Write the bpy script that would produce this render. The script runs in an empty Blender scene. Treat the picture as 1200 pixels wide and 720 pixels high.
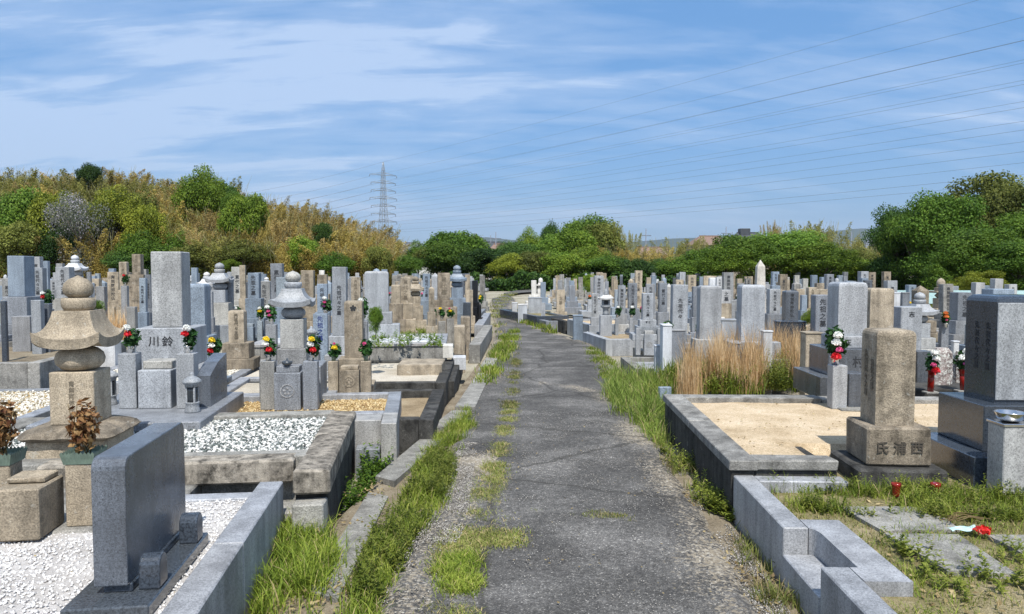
import bpy, bmesh, math, random
import numpy as np
from mathutils import Vector, noise, Matrix
random.seed(7); RS = np.random.RandomState(7)
S = bpy.context.scene
COL = S.collection
R = math.radians
HAZE = 7e-5      # density of the air, per metre

# ------------------------------------------------------------------ camera, sky, sun, exposure
EYE = 1.6; FPX = 867.0; PITCH = math.atan(42/FPX)
cd = bpy.data.cameras.new('camera'); cam = bpy.data.objects.new('camera', cd); COL.objects.link(cam)
cd.sensor_width = 36; cd.lens = 36*FPX/1200; cd.clip_end = 30000; cd.clip_start = 0.05
cam.location = (0, 0, EYE); cam.rotation_euler = (math.pi/2-PITCH, 0, 0); S.camera = cam
SUN_AZ, SUN_EL = R(172), R(57)
sv = Vector((math.sin(SUN_AZ)*math.cos(SUN_EL), math.cos(SUN_AZ)*math.cos(SUN_EL), math.sin(SUN_EL)))
sl = bpy.data.lights.new('sun', 'SUN'); sl.energy = 5.0; sl.angle = R(0.53); sl.color = (1, .955, .88)
so = bpy.data.objects.new('sun', sl); COL.objects.link(so); so.rotation_euler = sv.to_track_quat('Z', 'Y').to_euler()
S.view_settings.view_transform = 'Standard'; S.view_settings.look = 'None'; S.view_settings.exposure = 0.27
W = bpy.data.worlds.new('World'); S.world = W; W.use_nodes = True
nt = W.node_tree; nt.nodes.clear()
def N(nt, t, **k):
    n = nt.nodes.new(t)
    for a, v in k.items():
        if a in n.inputs: n.inputs[a].default_value = v
        else: setattr(n, a, v)
    return n
def LK(nt, a, b): nt.links.new(a, b)
def maths(nt, op, a, b=None, c=None, clamp=False):
    n = nt.nodes.new('ShaderNodeMath'); n.operation = op; n.use_clamp = clamp
    for i, v in enumerate((a, b, c)):
        if v is None: continue
        if isinstance(v, (int, float)): n.inputs[i].default_value = v
        else: nt.links.new(v, n.inputs[i])
    return n.outputs[0]
def mixc(nt, f, a, b, mode='MIX'):
    n = nt.nodes.new('ShaderNodeMix'); n.data_type = 'RGBA'; n.blend_type = mode
    for i, v in ((0, f), (6, a), (7, b)):
        if isinstance(v, (int, float)): n.inputs[i].default_value = v
        elif isinstance(v, (tuple, list)): n.inputs[i].default_value = tuple(v)+((1,) if len(v) == 3 else ())
        else: nt.links.new(v, n.inputs[i])
    return n.outputs[2]
def ramp(nt, f, stops, interp='LINEAR'):
    n = nt.nodes.new('ShaderNodeValToRGB'); n.color_ramp.interpolation = interp
    cr = n.color_ramp
    while len(cr.elements) > 1: cr.elements.remove(cr.elements[-1])
    for i, (p, c) in enumerate(stops):
        e = cr.elements[0] if i == 0 else cr.elements.new(p)
        e.position = p
        e.color = (c, c, c, 1) if isinstance(c, (int, float)) else tuple(c)+(1,)
    nt.links.new(f, n.inputs[0]); return n.outputs[0]
def noisetex(nt, vec, scale, detail=4, rough=.55, dist=0):
    n = N(nt, 'ShaderNodeTexNoise', Scale=scale, Detail=detail, Roughness=rough, Distortion=dist)
    nt.links.new(vec, n.inputs['Vector']); return n.outputs['Fac']
sky = N(nt, 'ShaderNodeTexSky', sky_type='NISHITA', sun_disc=False, sun_elevation=SUN_EL, sun_rotation=SUN_AZ,
        altitude=50, air_density=1.0, dust_density=.6, ozone_density=2.2)
tc = N(nt, 'ShaderNodeTexCoord'); sep = N(nt, 'ShaderNodeSeparateXYZ'); LK(nt, tc.outputs['Generated'], sep.inputs[0])
zz = maths(nt, 'ADD', sep.outputs[2], .22)
cx = maths(nt, 'DIVIDE', sep.outputs[0], zz); cy = maths(nt, 'DIVIDE', sep.outputs[1], zz)
cmb = N(nt, 'ShaderNodeCombineXYZ'); LK(nt, cx, cmb.inputs[0]); LK(nt, cy, cmb.inputs[1])
mp = N(nt, 'ShaderNodeMapping'); mp.inputs['Rotation'].default_value = (0, 0, R(-24)); mp.inputs['Scale'].default_value = (.55, 1.5, 1)
mp.inputs['Location'].default_value = (3.1, 1.7, 0)
LK(nt, cmb.outputs[0], mp.inputs[0])
big = noisetex(nt, mp.outputs[0], .9, 3, .5, .6)
mp2 = N(nt, 'ShaderNodeMapping'); mp2.inputs['Rotation'].default_value = (0, 0, R(-20)); mp2.inputs['Scale'].default_value = (1.1, 4.5, 1)
LK(nt, cmb.outputs[0], mp2.inputs[0])
fine = noisetex(nt, mp2.outputs[0], 1.6, 8, .62, .5)
wave = noisetex(nt, mp.outputs[0], 6, 6, .6, .4)
# the veil is thickest overhead to the left and thins out to the right
lean = maths(nt, 'MULTIPLY_ADD', cx, -.05, maths(nt, 'MULTIPLY_ADD', cy, -.05, .035))
dens = maths(nt, 'ADD', maths(nt, 'MULTIPLY', big, .95), maths(nt, 'MULTIPLY', maths(nt, 'ADD', fine, maths(nt, 'MULTIPLY', wave, .5)), .62))
dens = maths(nt, 'ADD', dens, lean)
cf = ramp(nt, dens, [(.72, .02), (.92, .30), (1.12, .60)])
cf2 = maths(nt, 'MULTIPLY', cf, 1.0)
hsv = N(nt, 'ShaderNodeHueSaturation', Saturation=1.42, Value=1.0); LK(nt, sky.outputs[0], hsv.inputs['Color'])
skc = mixc(nt, .45, hsv.outputs[0], (2.3, 5.3, 10.6))
skm = mixc(nt, cf2, skc, (7.4, 8.7, 10.8))
bg = N(nt, 'ShaderNodeBackground', Strength=.086); LK(nt, skm, bg.inputs[0])
wo = N(nt, 'ShaderNodeOutputWorld'); LK(nt, bg.outputs[0], wo.inputs[0])

# ------------------------------------------------------------------ helpers
_cp, _sp = math.cos(PITCH), math.sin(PITCH)
def ray(px, py):
    dx, dz = (px-600)/FPX, (360-py)/FPX
    return dx, _cp+dz*_sp, -_sp+dz*_cp
def G(px, py, z=0.0):
    d = ray(px, py); t = (z-EYE)/d[2]; return d[0]*t, d[1]*t
def V(px, py, Y):
    d = ray(px, py); t = Y/d[1]; return d[0]*t, EYE+d[2]*t
YL, YR = R(7.1), R(-2.1)
def toL(p, yaw): c, s = math.cos(yaw), math.sin(yaw); return p[0]*c+p[1]*s, -p[0]*s+p[1]*c
def frW(u, v, yaw): c, s = math.cos(yaw), math.sin(yaw); return u*c-v*s, u*s+v*c

def short(l, n=10):
    w = l.split()[:n]
    while w[-1].strip(',') in ('of', 'the', 'with', 'a', 'on', 'its', 'in', 'and', 'behind', 'left', 'right', 'beside', 'before', 'above', 'one', 'two', 'broad', 'far', 'stone', 'second'): w.pop()
    return ' '.join(w).strip(',')
def tag(o, label=None, cat=None, group=None, kind=None):
    if label: o['label'] = label
    if cat: o['category'] = cat
    if group: o['group'] = group
    if kind: o['kind'] = kind
    return o
def empty(name, loc, rz, label, cat, group=None):
    o = bpy.data.objects.new(name, None); o.empty_display_size = .1; COL.objects.link(o)
    o.location = loc; o.rotation_euler = (0, 0, rz); tag(o, label, cat, group); return o
def link(name, mesh, parent=None, loc=(0, 0, 0), rz=0, sc=None, mat=None):
    o = bpy.data.objects.new(name, mesh); COL.objects.link(o)
    o.location = loc; o.rotation_euler = (0, 0, rz)
    if sc is not None: o.scale = sc if isinstance(sc, (tuple, list)) else (sc, sc, sc)
    if parent: o.parent = parent
    if mat is not None:
        if not mesh.materials: mesh.materials.append(None)
        o.material_slots[0].link = 'OBJECT'; o.material_slots[0].material = mat
    return o
def npmesh(name, V_, F_, mat=None, smooth=False):
    V_ = np.asarray(V_, dtype=np.float32); F_ = np.asarray(F_, dtype=np.int32)
    m = bpy.data.meshes.new(name); n, k = F_.shape
    m.vertices.add(len(V_)); m.vertices.foreach_set('co', V_.ravel())
    m.loops.add(n*k); m.loops.foreach_set('vertex_index', F_.ravel())
    m.polygons.add(n); m.polygons.foreach_set('loop_start', np.arange(0, n*k, k, dtype=np.int32))
    m.polygons.foreach_set('loop_total', np.full(n, k, dtype=np.int32))
    if smooth: m.polygons.foreach_set('use_smooth', np.ones(n, dtype=bool))
    m.update(calc_edges=True)
    if mat: m.materials.append(mat)
    return m
class MB:
    def __init__(s): s.v = []; s.f = []; s.sm = []
    def add(s, vs, fs, smooth=False):
        b = len(s.v); s.v += [tuple(p) for p in vs]; s.f += [tuple(b+i for i in f) for f in fs]; s.sm += [smooth]*len(fs); return s
    def box(s, x0, x1, y0, y1, z0, z1, c=0.0, jit=0.0):
        """box with all its edges chamfered by c"""
        if c <= 0:
            vs = [(x, y, z) for z in (z0, z1) for (x, y) in ((x0, y0), (x1, y0), (x1, y1), (x0, y1))]
            if jit: vs = [tuple(a+random.uniform(-jit, jit) for a in p) for p in vs]
            return s.add(vs, [(0, 3, 2, 1), (4, 5, 6, 7), (0, 1, 5, 4), (1, 2, 6, 5), (2, 3, 7, 6), (3, 0, 4, 7)])
        X, Y, Z = (x0, x1), (y0, y1), (z0, z1); vs = []; idx = {}
        j = {}
        for i in (0, 1):
            for k in (0, 1):
                for l in (0, 1):
                    j[i, k, l] = [random.uniform(-jit, jit) for _ in range(3)] if jit else (0, 0, 0)
                    for ax in range(3):
                        p = [X[i]+(c if i == 0 else -c), Y[k]+(c if k == 0 else -c), Z[l]+(c if l == 0 else -c)]
                        p[ax] = (X[i], Y[k], Z[l])[ax]
                        p = [a+b for a, b in zip(p, j[i, k, l])]
                        idx[i, k, l, ax] = len(vs); vs.append(p)
        fs = []
        A = lambda i, k, l, ax: idx[i, k, l, ax]
        for a in (0, 1):
            q = [A(a, 0, 0, 0), A(a, 1, 0, 0), A(a, 1, 1, 0), A(a, 0, 1, 0)]; fs.append(q if a else q[::-1])
            q = [A(0, a, 0, 1), A(0, a, 1, 1), A(1, a, 1, 1), A(1, a, 0, 1)]; fs.append(q if a else q[::-1])
            q = [A(0, 0, a, 2), A(1, 0, a, 2), A(1, 1, a, 2), A(0, 1, a, 2)]; fs.append(q if a else q[::-1])
            for b in (0, 1):
                q = [A(a, b, 0, 0), A(a, b, 1, 0), A(a, b, 1, 1), A(a, b, 0, 1)]; fs.append(q if a == b else q[::-1])
                q = [A(a, 0, b, 0), A(a, 1, b, 0), A(a, 1, b, 2), A(a, 0, b, 2)]; fs.append(q[::-1] if a == b else q)
                q = [A(0, a, b, 1), A(1, a, b, 1), A(1, a, b, 2), A(0, a, b, 2)]; fs.append(q if a == b else q[::-1])
                for l in (0, 1):
                    q = [A(a, b, l, 0), A(a, b, l, 1), A(a, b, l, 2)]; fs.append(q if (a+b+l) % 2 else q[::-1])
        return s.add(vs, fs)
    def lathe(s, prof, seg=24, cx=0, cy=0, smooth=True):
        b = []; 
        for r, z in prof:
            for i in range(seg):
                a = 2*math.pi*i/seg; b.append((cx+r*math.cos(a), cy+r*math.sin(a), z))
        fs = []
        for k in range(len(prof)-1):
            for i in range(seg):
                i2 = (i+1) % seg; fs.append((k*seg+i, k*seg+i2, (k+1)*seg+i2, (k+1)*seg+i))
        fs.append(tuple(range(seg))[::-1]); fs.append(tuple((len(prof)-1)*seg+i for i in range(seg)))
        return s.add(b, fs, smooth)
    def prism(s, poly, z0, z1):
        n = len(poly); vs = [(x, y, z0) for x, y in poly]+[(x, y, z1) for x, y in poly]
        fs = [tuple(range(n))[::-1], tuple(range(n, 2*n))]+[(i, (i+1) % n, n+(i+1) % n, n+i) for i in range(n)]
        return s.add(vs, fs)
    def tube(s, pts, r0, r1=None, seg=6):
        r1 = r0 if r1 is None else r1; vs = []; n = len(pts)
        for i, p in enumerate(pts):
            p = Vector(p); d = (Vector(pts[min(i+1, n-1)])-Vector(pts[max(i-1, 0)])).normalized()
            a = d.orthogonal().normalized() if abs(d.z) > .9 else d.cross(Vector((0, 0, 1))).normalized(); b = d.cross(a)
            r = r0+(r1-r0)*i/(n-1)
            for k in range(seg):
                t = 2*math.pi*k/seg; vs.append(p+a*math.cos(t)*r+b*math.sin(t)*r)
        fs = [(i*seg+k, i*seg+(k+1) % seg, (i+1)*seg+(k+1) % seg, (i+1)*seg+k) for i in range(n-1) for k in range(seg)]
        fs += [tuple(range(seg))[::-1], tuple((n-1)*seg+k for k in range(seg))]
        return s.add(vs, fs, True)
    def mesh(s, name, mat=None):
        m = bpy.data.meshes.new(name); m.from_pydata(s.v, [], s.f)
        m.polygons.foreach_set('use_smooth', s.sm)
        if mat: m.materials.append(mat)
        m.update(); bm = bmesh.new(); bm.from_mesh(m); bmesh.ops.recalc_face_normals(bm, faces=bm.faces); bm.to_mesh(m); bm.free()
        return m
    def put(s, name, parent, mat, **k): return link(name, s.mesh(name), parent, mat=mat, **k)
def taper(m, zf):
    """scale the x, y of a mesh by a function of z"""
    for v in m.vertices:
        k = zf(v.co.z); v.co.x *= k; v.co.y *= k
    return m

# ------------------------------------------------------------------ materials
def newmat(name):
    m = bpy.data.materials.new(name); m.use_nodes = True; nt = m.node_tree; b = nt.nodes['Principled BSDF']; return m, nt, b
def coords(nt, rnd=True, kind='Object'):
    tc = N(nt, 'ShaderNodeTexCoord')
    if not rnd: return tc.outputs[kind]
    oi = N(nt, 'ShaderNodeObjectInfo'); mul = maths(nt, 'MULTIPLY', oi.outputs['Random'], 37.0)
    ad = N(nt, 'ShaderNodeVectorMath', operation='ADD'); LK(nt, tc.outputs[kind], ad.inputs[0]); LK(nt, mul, ad.inputs[1]); return ad.outputs[0]
def bump(nt, b, h, strength, dist):
    n = N(nt, 'ShaderNodeBump', Strength=strength, Distance=dist); LK(nt, h, n.inputs['Height']); LK(nt, n.outputs[0], b.inputs['Normal'])
def streaks(nt, P, sc=9.0):
    """rain streaks: noise stretched down the face"""
    mp = N(nt, 'ShaderNodeMapping'); mp.inputs['Scale'].default_value = (1, 1, .10); LK(nt, P, mp.inputs[0])
    return noisetex(nt, mp.outputs[0], sc, 5, .65)
def granite(name, col, speck=.5, rough=.55, scale=260, spots=.25, tint=(1, 1, 1), polish=False, dirt=.25, tone=.16):
    m, nt, b = newmat(name); P = coords(nt)
    n1 = noisetex(nt, P, scale, 3, .7); n2 = noisetex(nt, P, scale*.38, 2, .6); n3 = noisetex(nt, P, 3.2, 6, .6)
    lo = tuple(c*(1-speck) for c in col); hi = tuple(min(.9, c*(1+speck*.9)) for c in col)
    c1 = ramp(nt, n1, [(.36, lo), (.47, col), (.56, col), (.66, hi)])
    c2 = ramp(nt, n2, [(.33, 1-spots*1.6), (.47, 1), (.62, 1+spots)])
    c = mixc(nt, 1.0, c1, c2, 'MULTIPLY')
    st = ramp(nt, streaks(nt, P), [(.40, 1-dirt), (.60, 1.0)])
    c = mixc(nt, .8, c, st, 'MULTIPLY')
    c = mixc(nt, 1.0, c, ramp(nt, n3, [(.3, 1-dirt*.8), (.6, 1.06)]), 'MULTIPLY')
    oi = N(nt, 'ShaderNodeObjectInfo'); tn = ramp(nt, oi.outputs['Random'], [(0, (1-tone*1.3, 1-tone*1.1, 1-tone*.9)), (.35, (1, 1, 1)), (.7, (1+tone*.5, 1+tone*.7, 1+tone)), (.85, (1+tone, 1+tone*.6, 1-tone*.2)), (1, (1+tone*1.4, 1+tone*1.2, 1+tone))])
    c = mixc(nt, 1.0, c, tn, 'MULTIPLY')
    LK(nt, c, b.inputs['Base Color']); 
    rr = ramp(nt, n3, [(.3, rough+.14), (.7, rough-.06)])
    LK(nt, rr, b.inputs['Roughness'])
    if not polish: bump(nt, b, n1, .35, .0015)
    else:
        bump(nt, b, n3, .05, .004); b.inputs['Specular IOR Level'].default_value = .7
    return m
def oldstone(name, col, lichen=.35, stain=.5, rough=.92, scale=1.0):
    m, nt, b = newmat(name); P = coords(nt)
    n1 = noisetex(nt, P, 120*scale, 4, .7); n2 = noisetex(nt, P, 7*scale, 8, .68); n3 = noisetex(nt, P, 2.1*scale, 5, .6); n4 = noisetex(nt, P, 16*scale, 6, .75, .6)
    c = ramp(nt, n1, [(.38, tuple(x*.66 for x in col)), (.5, col), (.62, tuple(min(.85, x*1.32) for x in col))])
    dk = ramp(nt, n2, [(.34, 1-stain), (.50, 1-stain*.25), (.62, 1)]); c = mixc(nt, 1, c, dk, 'MULTIPLY')
    st = ramp(nt, streaks(nt, P, 7), [(.36, 1-stain*.9), (.56, 1.0)]); c = mixc(nt, .85, c, st, 'MULTIPLY')
    c = mixc(nt, ramp(nt, n3, [(.52, 0), (.72, stain*.75)]), c, (.075, .07, .058))
    c = mixc(nt, ramp(nt, n4, [(.60-(.1 if lichen > .8 else 0), 0), (.66-(.1 if lichen > .8 else 0), lichen)]), c, (.62, .62, .57))
    v = N(nt, 'ShaderNodeTexVoronoi', Scale=70*scale); LK(nt, P, v.inputs['Vector'])
    oi = N(nt, 'ShaderNodeObjectInfo'); c = mixc(nt, 1, c, ramp(nt, oi.outputs['Random'], [(0, .82), (1, 1.14)]), 'MULTIPLY')
    LK(nt, c, b.inputs['Base Color']); b.inputs['Roughness'].default_value = rough; b.inputs['Specular IOR Level'].default_value = .25
    h = maths(nt, 'ADD', n1, maths(nt, 'MULTIPLY', n4, 1.4)); bump(nt, b, h, .9, .006); return m
def plain(name, col, rough=.6, metal=0, var=.0, scale=30, bumpd=0):
    m, nt, b = newmat(name); b.inputs['Roughness'].default_value = rough; b.inputs['Metallic'].default_value = metal
    if var:
        n = noisetex(nt, coords(nt), scale, 4, .6); c = mixc(nt, 1, tuple(col), ramp(nt, n, [(.3, 1-var), (.7, 1+var)]), 'MULTIPLY'); LK(nt, c, b.inputs['Base Color'])
        if bumpd: bump(nt, b, n, .5, bumpd)
    else: b.inputs['Base Color'].default_value = tuple(col)+(1,)
    return m
def leafmat(name, c0, c1, c2, scale=.5, trans=.36, fine=3.0, rough=.6, rand=.25, objs=True, dry=0):
    """foliage: tone drifts from clump to clump and leaf to leaf"""
    m, nt, b = newmat(name); P = coords(nt, objs)
    n1 = noisetex(nt, P, scale, 3, .6); n2 = noisetex(nt, P, scale*fine*3, 2, .6)
    ta = N(nt, 'ShaderNodeAttribute', attribute_name='tone')
    f = maths(nt, 'ADD', maths(nt, 'MULTIPLY_ADD', n1, .62, maths(nt, 'MULTIPLY_ADD', ta.outputs['Fac'], .22, -.11)), maths(nt, 'MULTIPLY', n2, .38))
    c = ramp(nt, f, [(.36, c0), (.5, c1), (.64, c2)])
    if dry: c = mixc(nt, ramp(nt, ta.outputs['Fac'], [(1-dry-.03, 0), (1-dry+.03, 1)]), c, (.42, .34, .17))
    oi = N(nt, 'ShaderNodeObjectInfo'); c = mixc(nt, 1, c, ramp(nt, oi.outputs['Random'], [(0, 1-rand), (1, 1+rand)]), 'MULTIPLY')
    LK(nt, c, b.inputs['Base Color']); b.inputs['Roughness'].default_value = rough; b.inputs['Specular IOR Level'].default_value = .2
    t = N(nt, 'ShaderNodeBsdfTranslucent'); LK(nt, c, t.inputs['Color'])
    ms = N(nt, 'ShaderNodeMixShader', Fac=trans); LK(nt, b.outputs[0], ms.inputs[1]); LK(nt, t.outputs[0], ms.inputs[2])
    LK(nt, ms.outputs[0], nt.nodes['Material Output'].inputs[0]); return m
M = {}
M['light'] = granite('light_granite', (.345, .355, .365), .5, .5, 240, .22, dirt=.32)
M['mid'] = granite('mid_granite', (.225, .235, .25), .5, .45, 240, .28, dirt=.32)
M['blue'] = granite('blue_granite', (.225, .27, .32), .4, .45, 220, .25, dirt=.3)
M['darkg'] = granite('dark_granite', (.105, .115, .13), .65, .22, 230, .18, polish=True, dirt=.35)
M['navy'] = granite('polished_dark_granite', (.045, .055, .07), .5, .16, 230, .3, polish=True, dirt=.15)
M['black'] = granite('black_granite', (.014, .015, .018), .3, .14, 230, .2, polish=True, dirt=.1)
M['curb'] = granite('curb_granite', (.32, .325, .335), .42, .5, 260, .2, dirt=.38)
M['white'] = granite('white_granite', (.55, .555, .56), .2, .6, 240, .12, dirt=.3)
M['beige'] = oldstone('beige_sandstone', (.45, .38, .285), .35, .5)
M['sand'] = oldstone('tan_stone', (.43, .36, .265), .34, .38)
M['brown'] = oldstone('weathered_brown_stone', (.34, .285, .215), .4, .6)
M['oldgrey'] = oldstone('weathered_grey_stone', (.32, .31, .285), .45, .5)
M['lichen'] = oldstone('lichen_stone', (.36, .29, .27), .95, .75, scale=2.0)
M['rim'] = oldstone('stained_rim_stone', (.42, .375, .31), .3, .8, scale=2.2)
M['stained'] = oldstone('black_stained_concrete', (.075, .073, .068), .10, .7)
M['palest'] = oldstone('pale_weathered_stone', (.50, .47, .42), .3, .3)
M['concrete'] = oldstone('grey_concrete', (.33, .32, .29), .25, .42)
M['ink'] = plain('dark_engraved_letters_and_shade', (.022, .024, .028), .8)
M['worn'] = plain('worn_engraved_letters', (.15, .125, .09), .9, 0, .3, 60)
M['worn2'] = plain('dark_worn_letters', (.07, .058, .045), .9, 0, .3, 60)
M['inkblue'] = plain('blue_painted_letters', (.02, .04, .16), .6)
M['steel'] = plain('steel', (.62, .62, .62), .22, 1)
M['green_tin'] = plain('green_painted_tin', (.13, .18, .14), .6, 0, .25, 18)
M['redcup'] = plain('red_glass_cup', (.22, .012, .008), .15)
M['redcloth'] = plain('red_plastic', (.62, .018, .012), .45, 0, .3, 30)
M['cyan'] = plain('pale_blue_plastic', (.42, .60, .60), .35, 0, .2, 40)
M['whitep'] = plain('white_plastic', (.78, .78, .76), .5)
M['yellow'] = plain('yellow_petals', (.80, .60, .02), .7, 0, .15, 60)
M['red'] = plain('red_petals', (.62, .015, .025), .7, 0, .25, 60)
M['whitef'] = plain('white_petals', (.82, .82, .78), .7, 0, .1, 60)
M['pink'] = plain('pink_petals', (.65, .10, .26), .7, 0, .2, 60)
M['purple'] = plain('purple_petals', (.20, .03, .16), .7, 0, .2, 60)
M['orange'] = plain('orange_petals', (.7, .22, .05), .7, 0, .2, 60)
M['dead'] = leafmat('dried_flowers', (.10, .035, .015), (.24, .12, .045), (.42, .27, .12), 14, .2)
M['bleaf'] = leafmat('bouquet_leaves', (.010, .035, .010), (.022, .075, .018), (.06, .15, .035), 20, .25)
M['glass'] = plain('dark_glass', (.03, .035, .04), .08)
M['bark'] = plain('bark', (.10, .085, .065), .95, 0, .4, 6, .02)
M['metal_grey'] = plain('galvanised_steel', (.30, .33, .36), .45, .4)
M['wire'] = plain('power_cable', (.16, .18, .22), .7)
M['g1'] = leafmat('camphor_leaves', (.040, .085, .010), (.090, .17, .020), (.165, .26, .034), .55)
M['g2'] = leafmat('bright_leaves', (.065, .12, .012), (.15, .235, .024), (.26, .34, .040), .6)
M['g3'] = leafmat('dark_leaves', (.022, .052, .012), (.045, .098, .018), (.085, .155, .028), .6)
M['g4'] = leafmat('olive_leaves', (.065, .082, .018), (.13, .15, .030), (.21, .23, .05), .6)
M['g5'] = leafmat('yellow_green_leaves', (.11, .14, .015), (.21, .24, .025), (.32, .345, .04), .6)
M['b1'] = leafmat('golden_bamboo_leaves', (.20, .155, .035), (.36, .275, .065), (.50, .40, .115), .45, .3, 4)
M['b2'] = leafmat('olive_bamboo_leaves', (.15, .15, .035), (.27, .26, .065), (.39, .37, .115), .45, .3, 4)
M['b3'] = leafmat('brown_bamboo_leaves', (.20, .145, .045), (.35, .255, .085), (.48, .37, .15), .45, .3, 4)
M['lilac'] = leafmat('pale_lilac_blossom', (.055, .075, .04), (.13, .14, .11), (.38, .35, .39), 2.5)
M['grassv'] = leafmat('fresh_grass', (.09, .135, .018), (.175, .24, .028), (.30, .34, .06), 2.5, .35, 6, objs=False, dry=.07)
M['grassd'] = leafmat('short_dry_grass', (.15, .15, .045), (.18, .225, .045), (.34, .33, .11), 2.2, .3, 6, objs=False, dry=.22)
M['grasst'] = leafmat('tall_grass', (.10, .15, .025), (.17, .24, .04), (.30, .36, .09), 2.5, .35, 6, objs=False, dry=.1)
M['reed'] = leafmat('dry_reed', (.38, .23, .10), (.60, .40, .20), (.74, .57, .35), 3, .3, 6, objs=False)
M['weed'] = leafmat('weed_leaves', (.10, .135, .02), (.18, .22, .032), (.29, .31, .07), 4, .3, 6, objs=False)
M['stalk'] = leafmat('dry_stalk', (.17, .12, .055), (.30, .23, .11), (.42, .34, .18), 3, .2, 6, objs=False)

def groundmat(name, cols, scale=3, fine=60, bd=.01, peb=None):
    m, nt, b = newmat(name); P = coords(nt, False)
    n1 = noisetex(nt, P, scale, 6, .65); n2 = noisetex(nt, P, fine, 4, .7); n3 = noisetex(nt, P, fine*4, 2, .6)
    f = maths(nt, 'ADD', maths(nt, 'MULTIPLY', n1, .6), maths(nt, 'MULTIPLY', n2, .4))
    c = ramp(nt, f, [(.38, cols[0]), (.5, cols[1]), (.62, cols[2])])
    c = mixc(nt, .8, c, ramp(nt, n3, [(.35, .6), (.5, 1), (.68, 1.35)]), 'MULTIPLY')
    LK(nt, c, b.inputs['Base Color']); b.inputs['Roughness'].default_value = .95; b.inputs['Specular IOR Level'].default_value = .15
    bump(nt, b, maths(nt, 'ADD', n2, maths(nt, 'MULTIPLY', n3, .5)), .7, bd); return m
M['soil'] = groundmat('soil', ((.13, .105, .07), (.22, .18, .125), (.30, .26, .19)))
M['sandfill'] = groundmat('sand_fill', ((.36, .27, .165), (.51, .40, .265), (.61, .50, .36)), 2.2, 45, .008)
M['orangegravel'] = groundmat('ochre_gravel', ((.27, .18, .08), (.46, .33, .15), (.60, .47, .26)), 4, 70, .01)
M['brownfill'] = groundmat('brown_fill', ((.20, .15, .09), (.31, .24, .15), (.38, .31, .21)), 3, 60, .01)
M['palesand'] = groundmat('pale_sand', ((.34, .30, .23), (.47, .42, .34), (.55, .51, .43)), 2, 40, .008)
M['greygravel'] = groundmat('grey_gravel', ((.16, .17, .18), (.30, .31, .33), (.48, .49, .50)), 5, 110, .01)
M['whitefill'] = groundmat('white_gravel_bed', ((.36, .34, .32), (.48, .46, .44), (.58, .56, .54)), 4, 90, .008)
M['turf'] = groundmat('weedy_ground', ((.13, .12, .05), (.21, .18, .09), (.31, .26, .16)), 1.6, 40, .015)
M['farsoil'] = groundmat('cemetery_ground', ((.17, .15, .11), (.30, .27, .20), (.40, .37, .30)), .5, 20, .01)
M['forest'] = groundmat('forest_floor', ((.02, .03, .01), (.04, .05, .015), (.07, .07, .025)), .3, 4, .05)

# asphalt: aggregate, worn grit where the attribute says so
def asphaltmat():
    m, nt, b = newmat('old_asphalt'); P = coords(nt, False)
    at = N(nt, 'ShaderNodeAttribute', attribute_name='grit')
    v = N(nt, 'ShaderNodeTexVoronoi', Scale=150); LK(nt, P, v.inputs['Vector'])
    v2 = N(nt, 'ShaderNodeTexVoronoi', Scale=75); LK(nt, P, v2.inputs['Vector'])
    n1 = noisetex(nt, P, 1.3, 6, .65); n2 = noisetex(nt, P, 26, 4, .7); n3 = noisetex(nt, P, 210, 2, .6)
    sc = N(nt, 'ShaderNodeSeparateColor'); LK(nt, v.outputs['Color'], sc.inputs[0])
    sc2 = N(nt, 'ShaderNodeSeparateColor'); LK(nt, v2.outputs['Color'], sc2.inputs[0])
    c = ramp(nt, sc.outputs[0], [(.0, (.062, .059, .055)), (.60, (.092, .088, .082)), (.88, (.135, .128, .118)), (.97, (.17, .163, .15)), (1, (.34, .32, .29))])
    c = mixc(nt, 1, c, ramp(nt, n1, [(.34, .62), (.5, 1.0), (.64, 1.7)]), 'MULTIPLY')
    c = mixc(nt, 1, c, ramp(nt, n2, [(.32, .68), (.65, 1.3)]), 'MULTIPLY')
    c = mixc(nt, ramp(nt, maths(nt, 'MULTIPLY', v2.outputs['Distance'], 1), [(.0, .0), (.12, .0)]), c, (.3, .29, .27))
    g = ramp(nt, sc2.outputs[1], [(.0, (.22, .185, .135)), (.5, (.29, .25, .19)), (.85, (.36, .32, .255)), (1, (.48, .44, .37))])
    g = mixc(nt, 1, g, ramp(nt, n3, [(.3, .65), (.7, 1.3)]), 'MULTIPLY')
    gf = maths(nt, 'ADD', at.outputs['Fac'], maths(nt, 'MULTIPLY_ADD', n2, .9, -.45))
    gf = maths(nt, 'ADD', gf, maths(nt, 'MULTIPLY_ADD', sc2.outputs[0], .35, -.17))
    c = mixc(nt, ramp(nt, gf, [(.42, 0), (.62, 1)]), c, g)
    cr = N(nt, 'ShaderNodeTexVoronoi', feature='DISTANCE_TO_EDGE', Scale=.62); 
    nd = N(nt, 'ShaderNodeTexNoise', Scale=3.0, Detail=5); LK(nt, P, nd.inputs['Vector'])
    adv = N(nt, 'ShaderNodeMixRGB', Fac=.16); LK(nt, P, adv.inputs[1]); LK(nt, nd.outputs['Color'], adv.inputs[2]); LK(nt, adv.outputs[0], cr.inputs['Vector'])
    c = mixc(nt, ramp(nt, cr.outputs['Distance'], [(.0, .6), (.008, .4), (.015, 0)]), c, (.035, .033, .028))
    LK(nt, c, b.inputs['Base Color']); b.inputs['Roughness'].default_value = .9; b.inputs['Specular IOR Level'].default_value = .25
    h = maths(nt, 'ADD', maths(nt, 'MULTIPLY', v.outputs['Distance'], 1.0), maths(nt, 'MULTIPLY', n2, .8)); bump(nt, b, h, .8, .006)
    return m
M['asphalt'] = asphaltmat()

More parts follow.
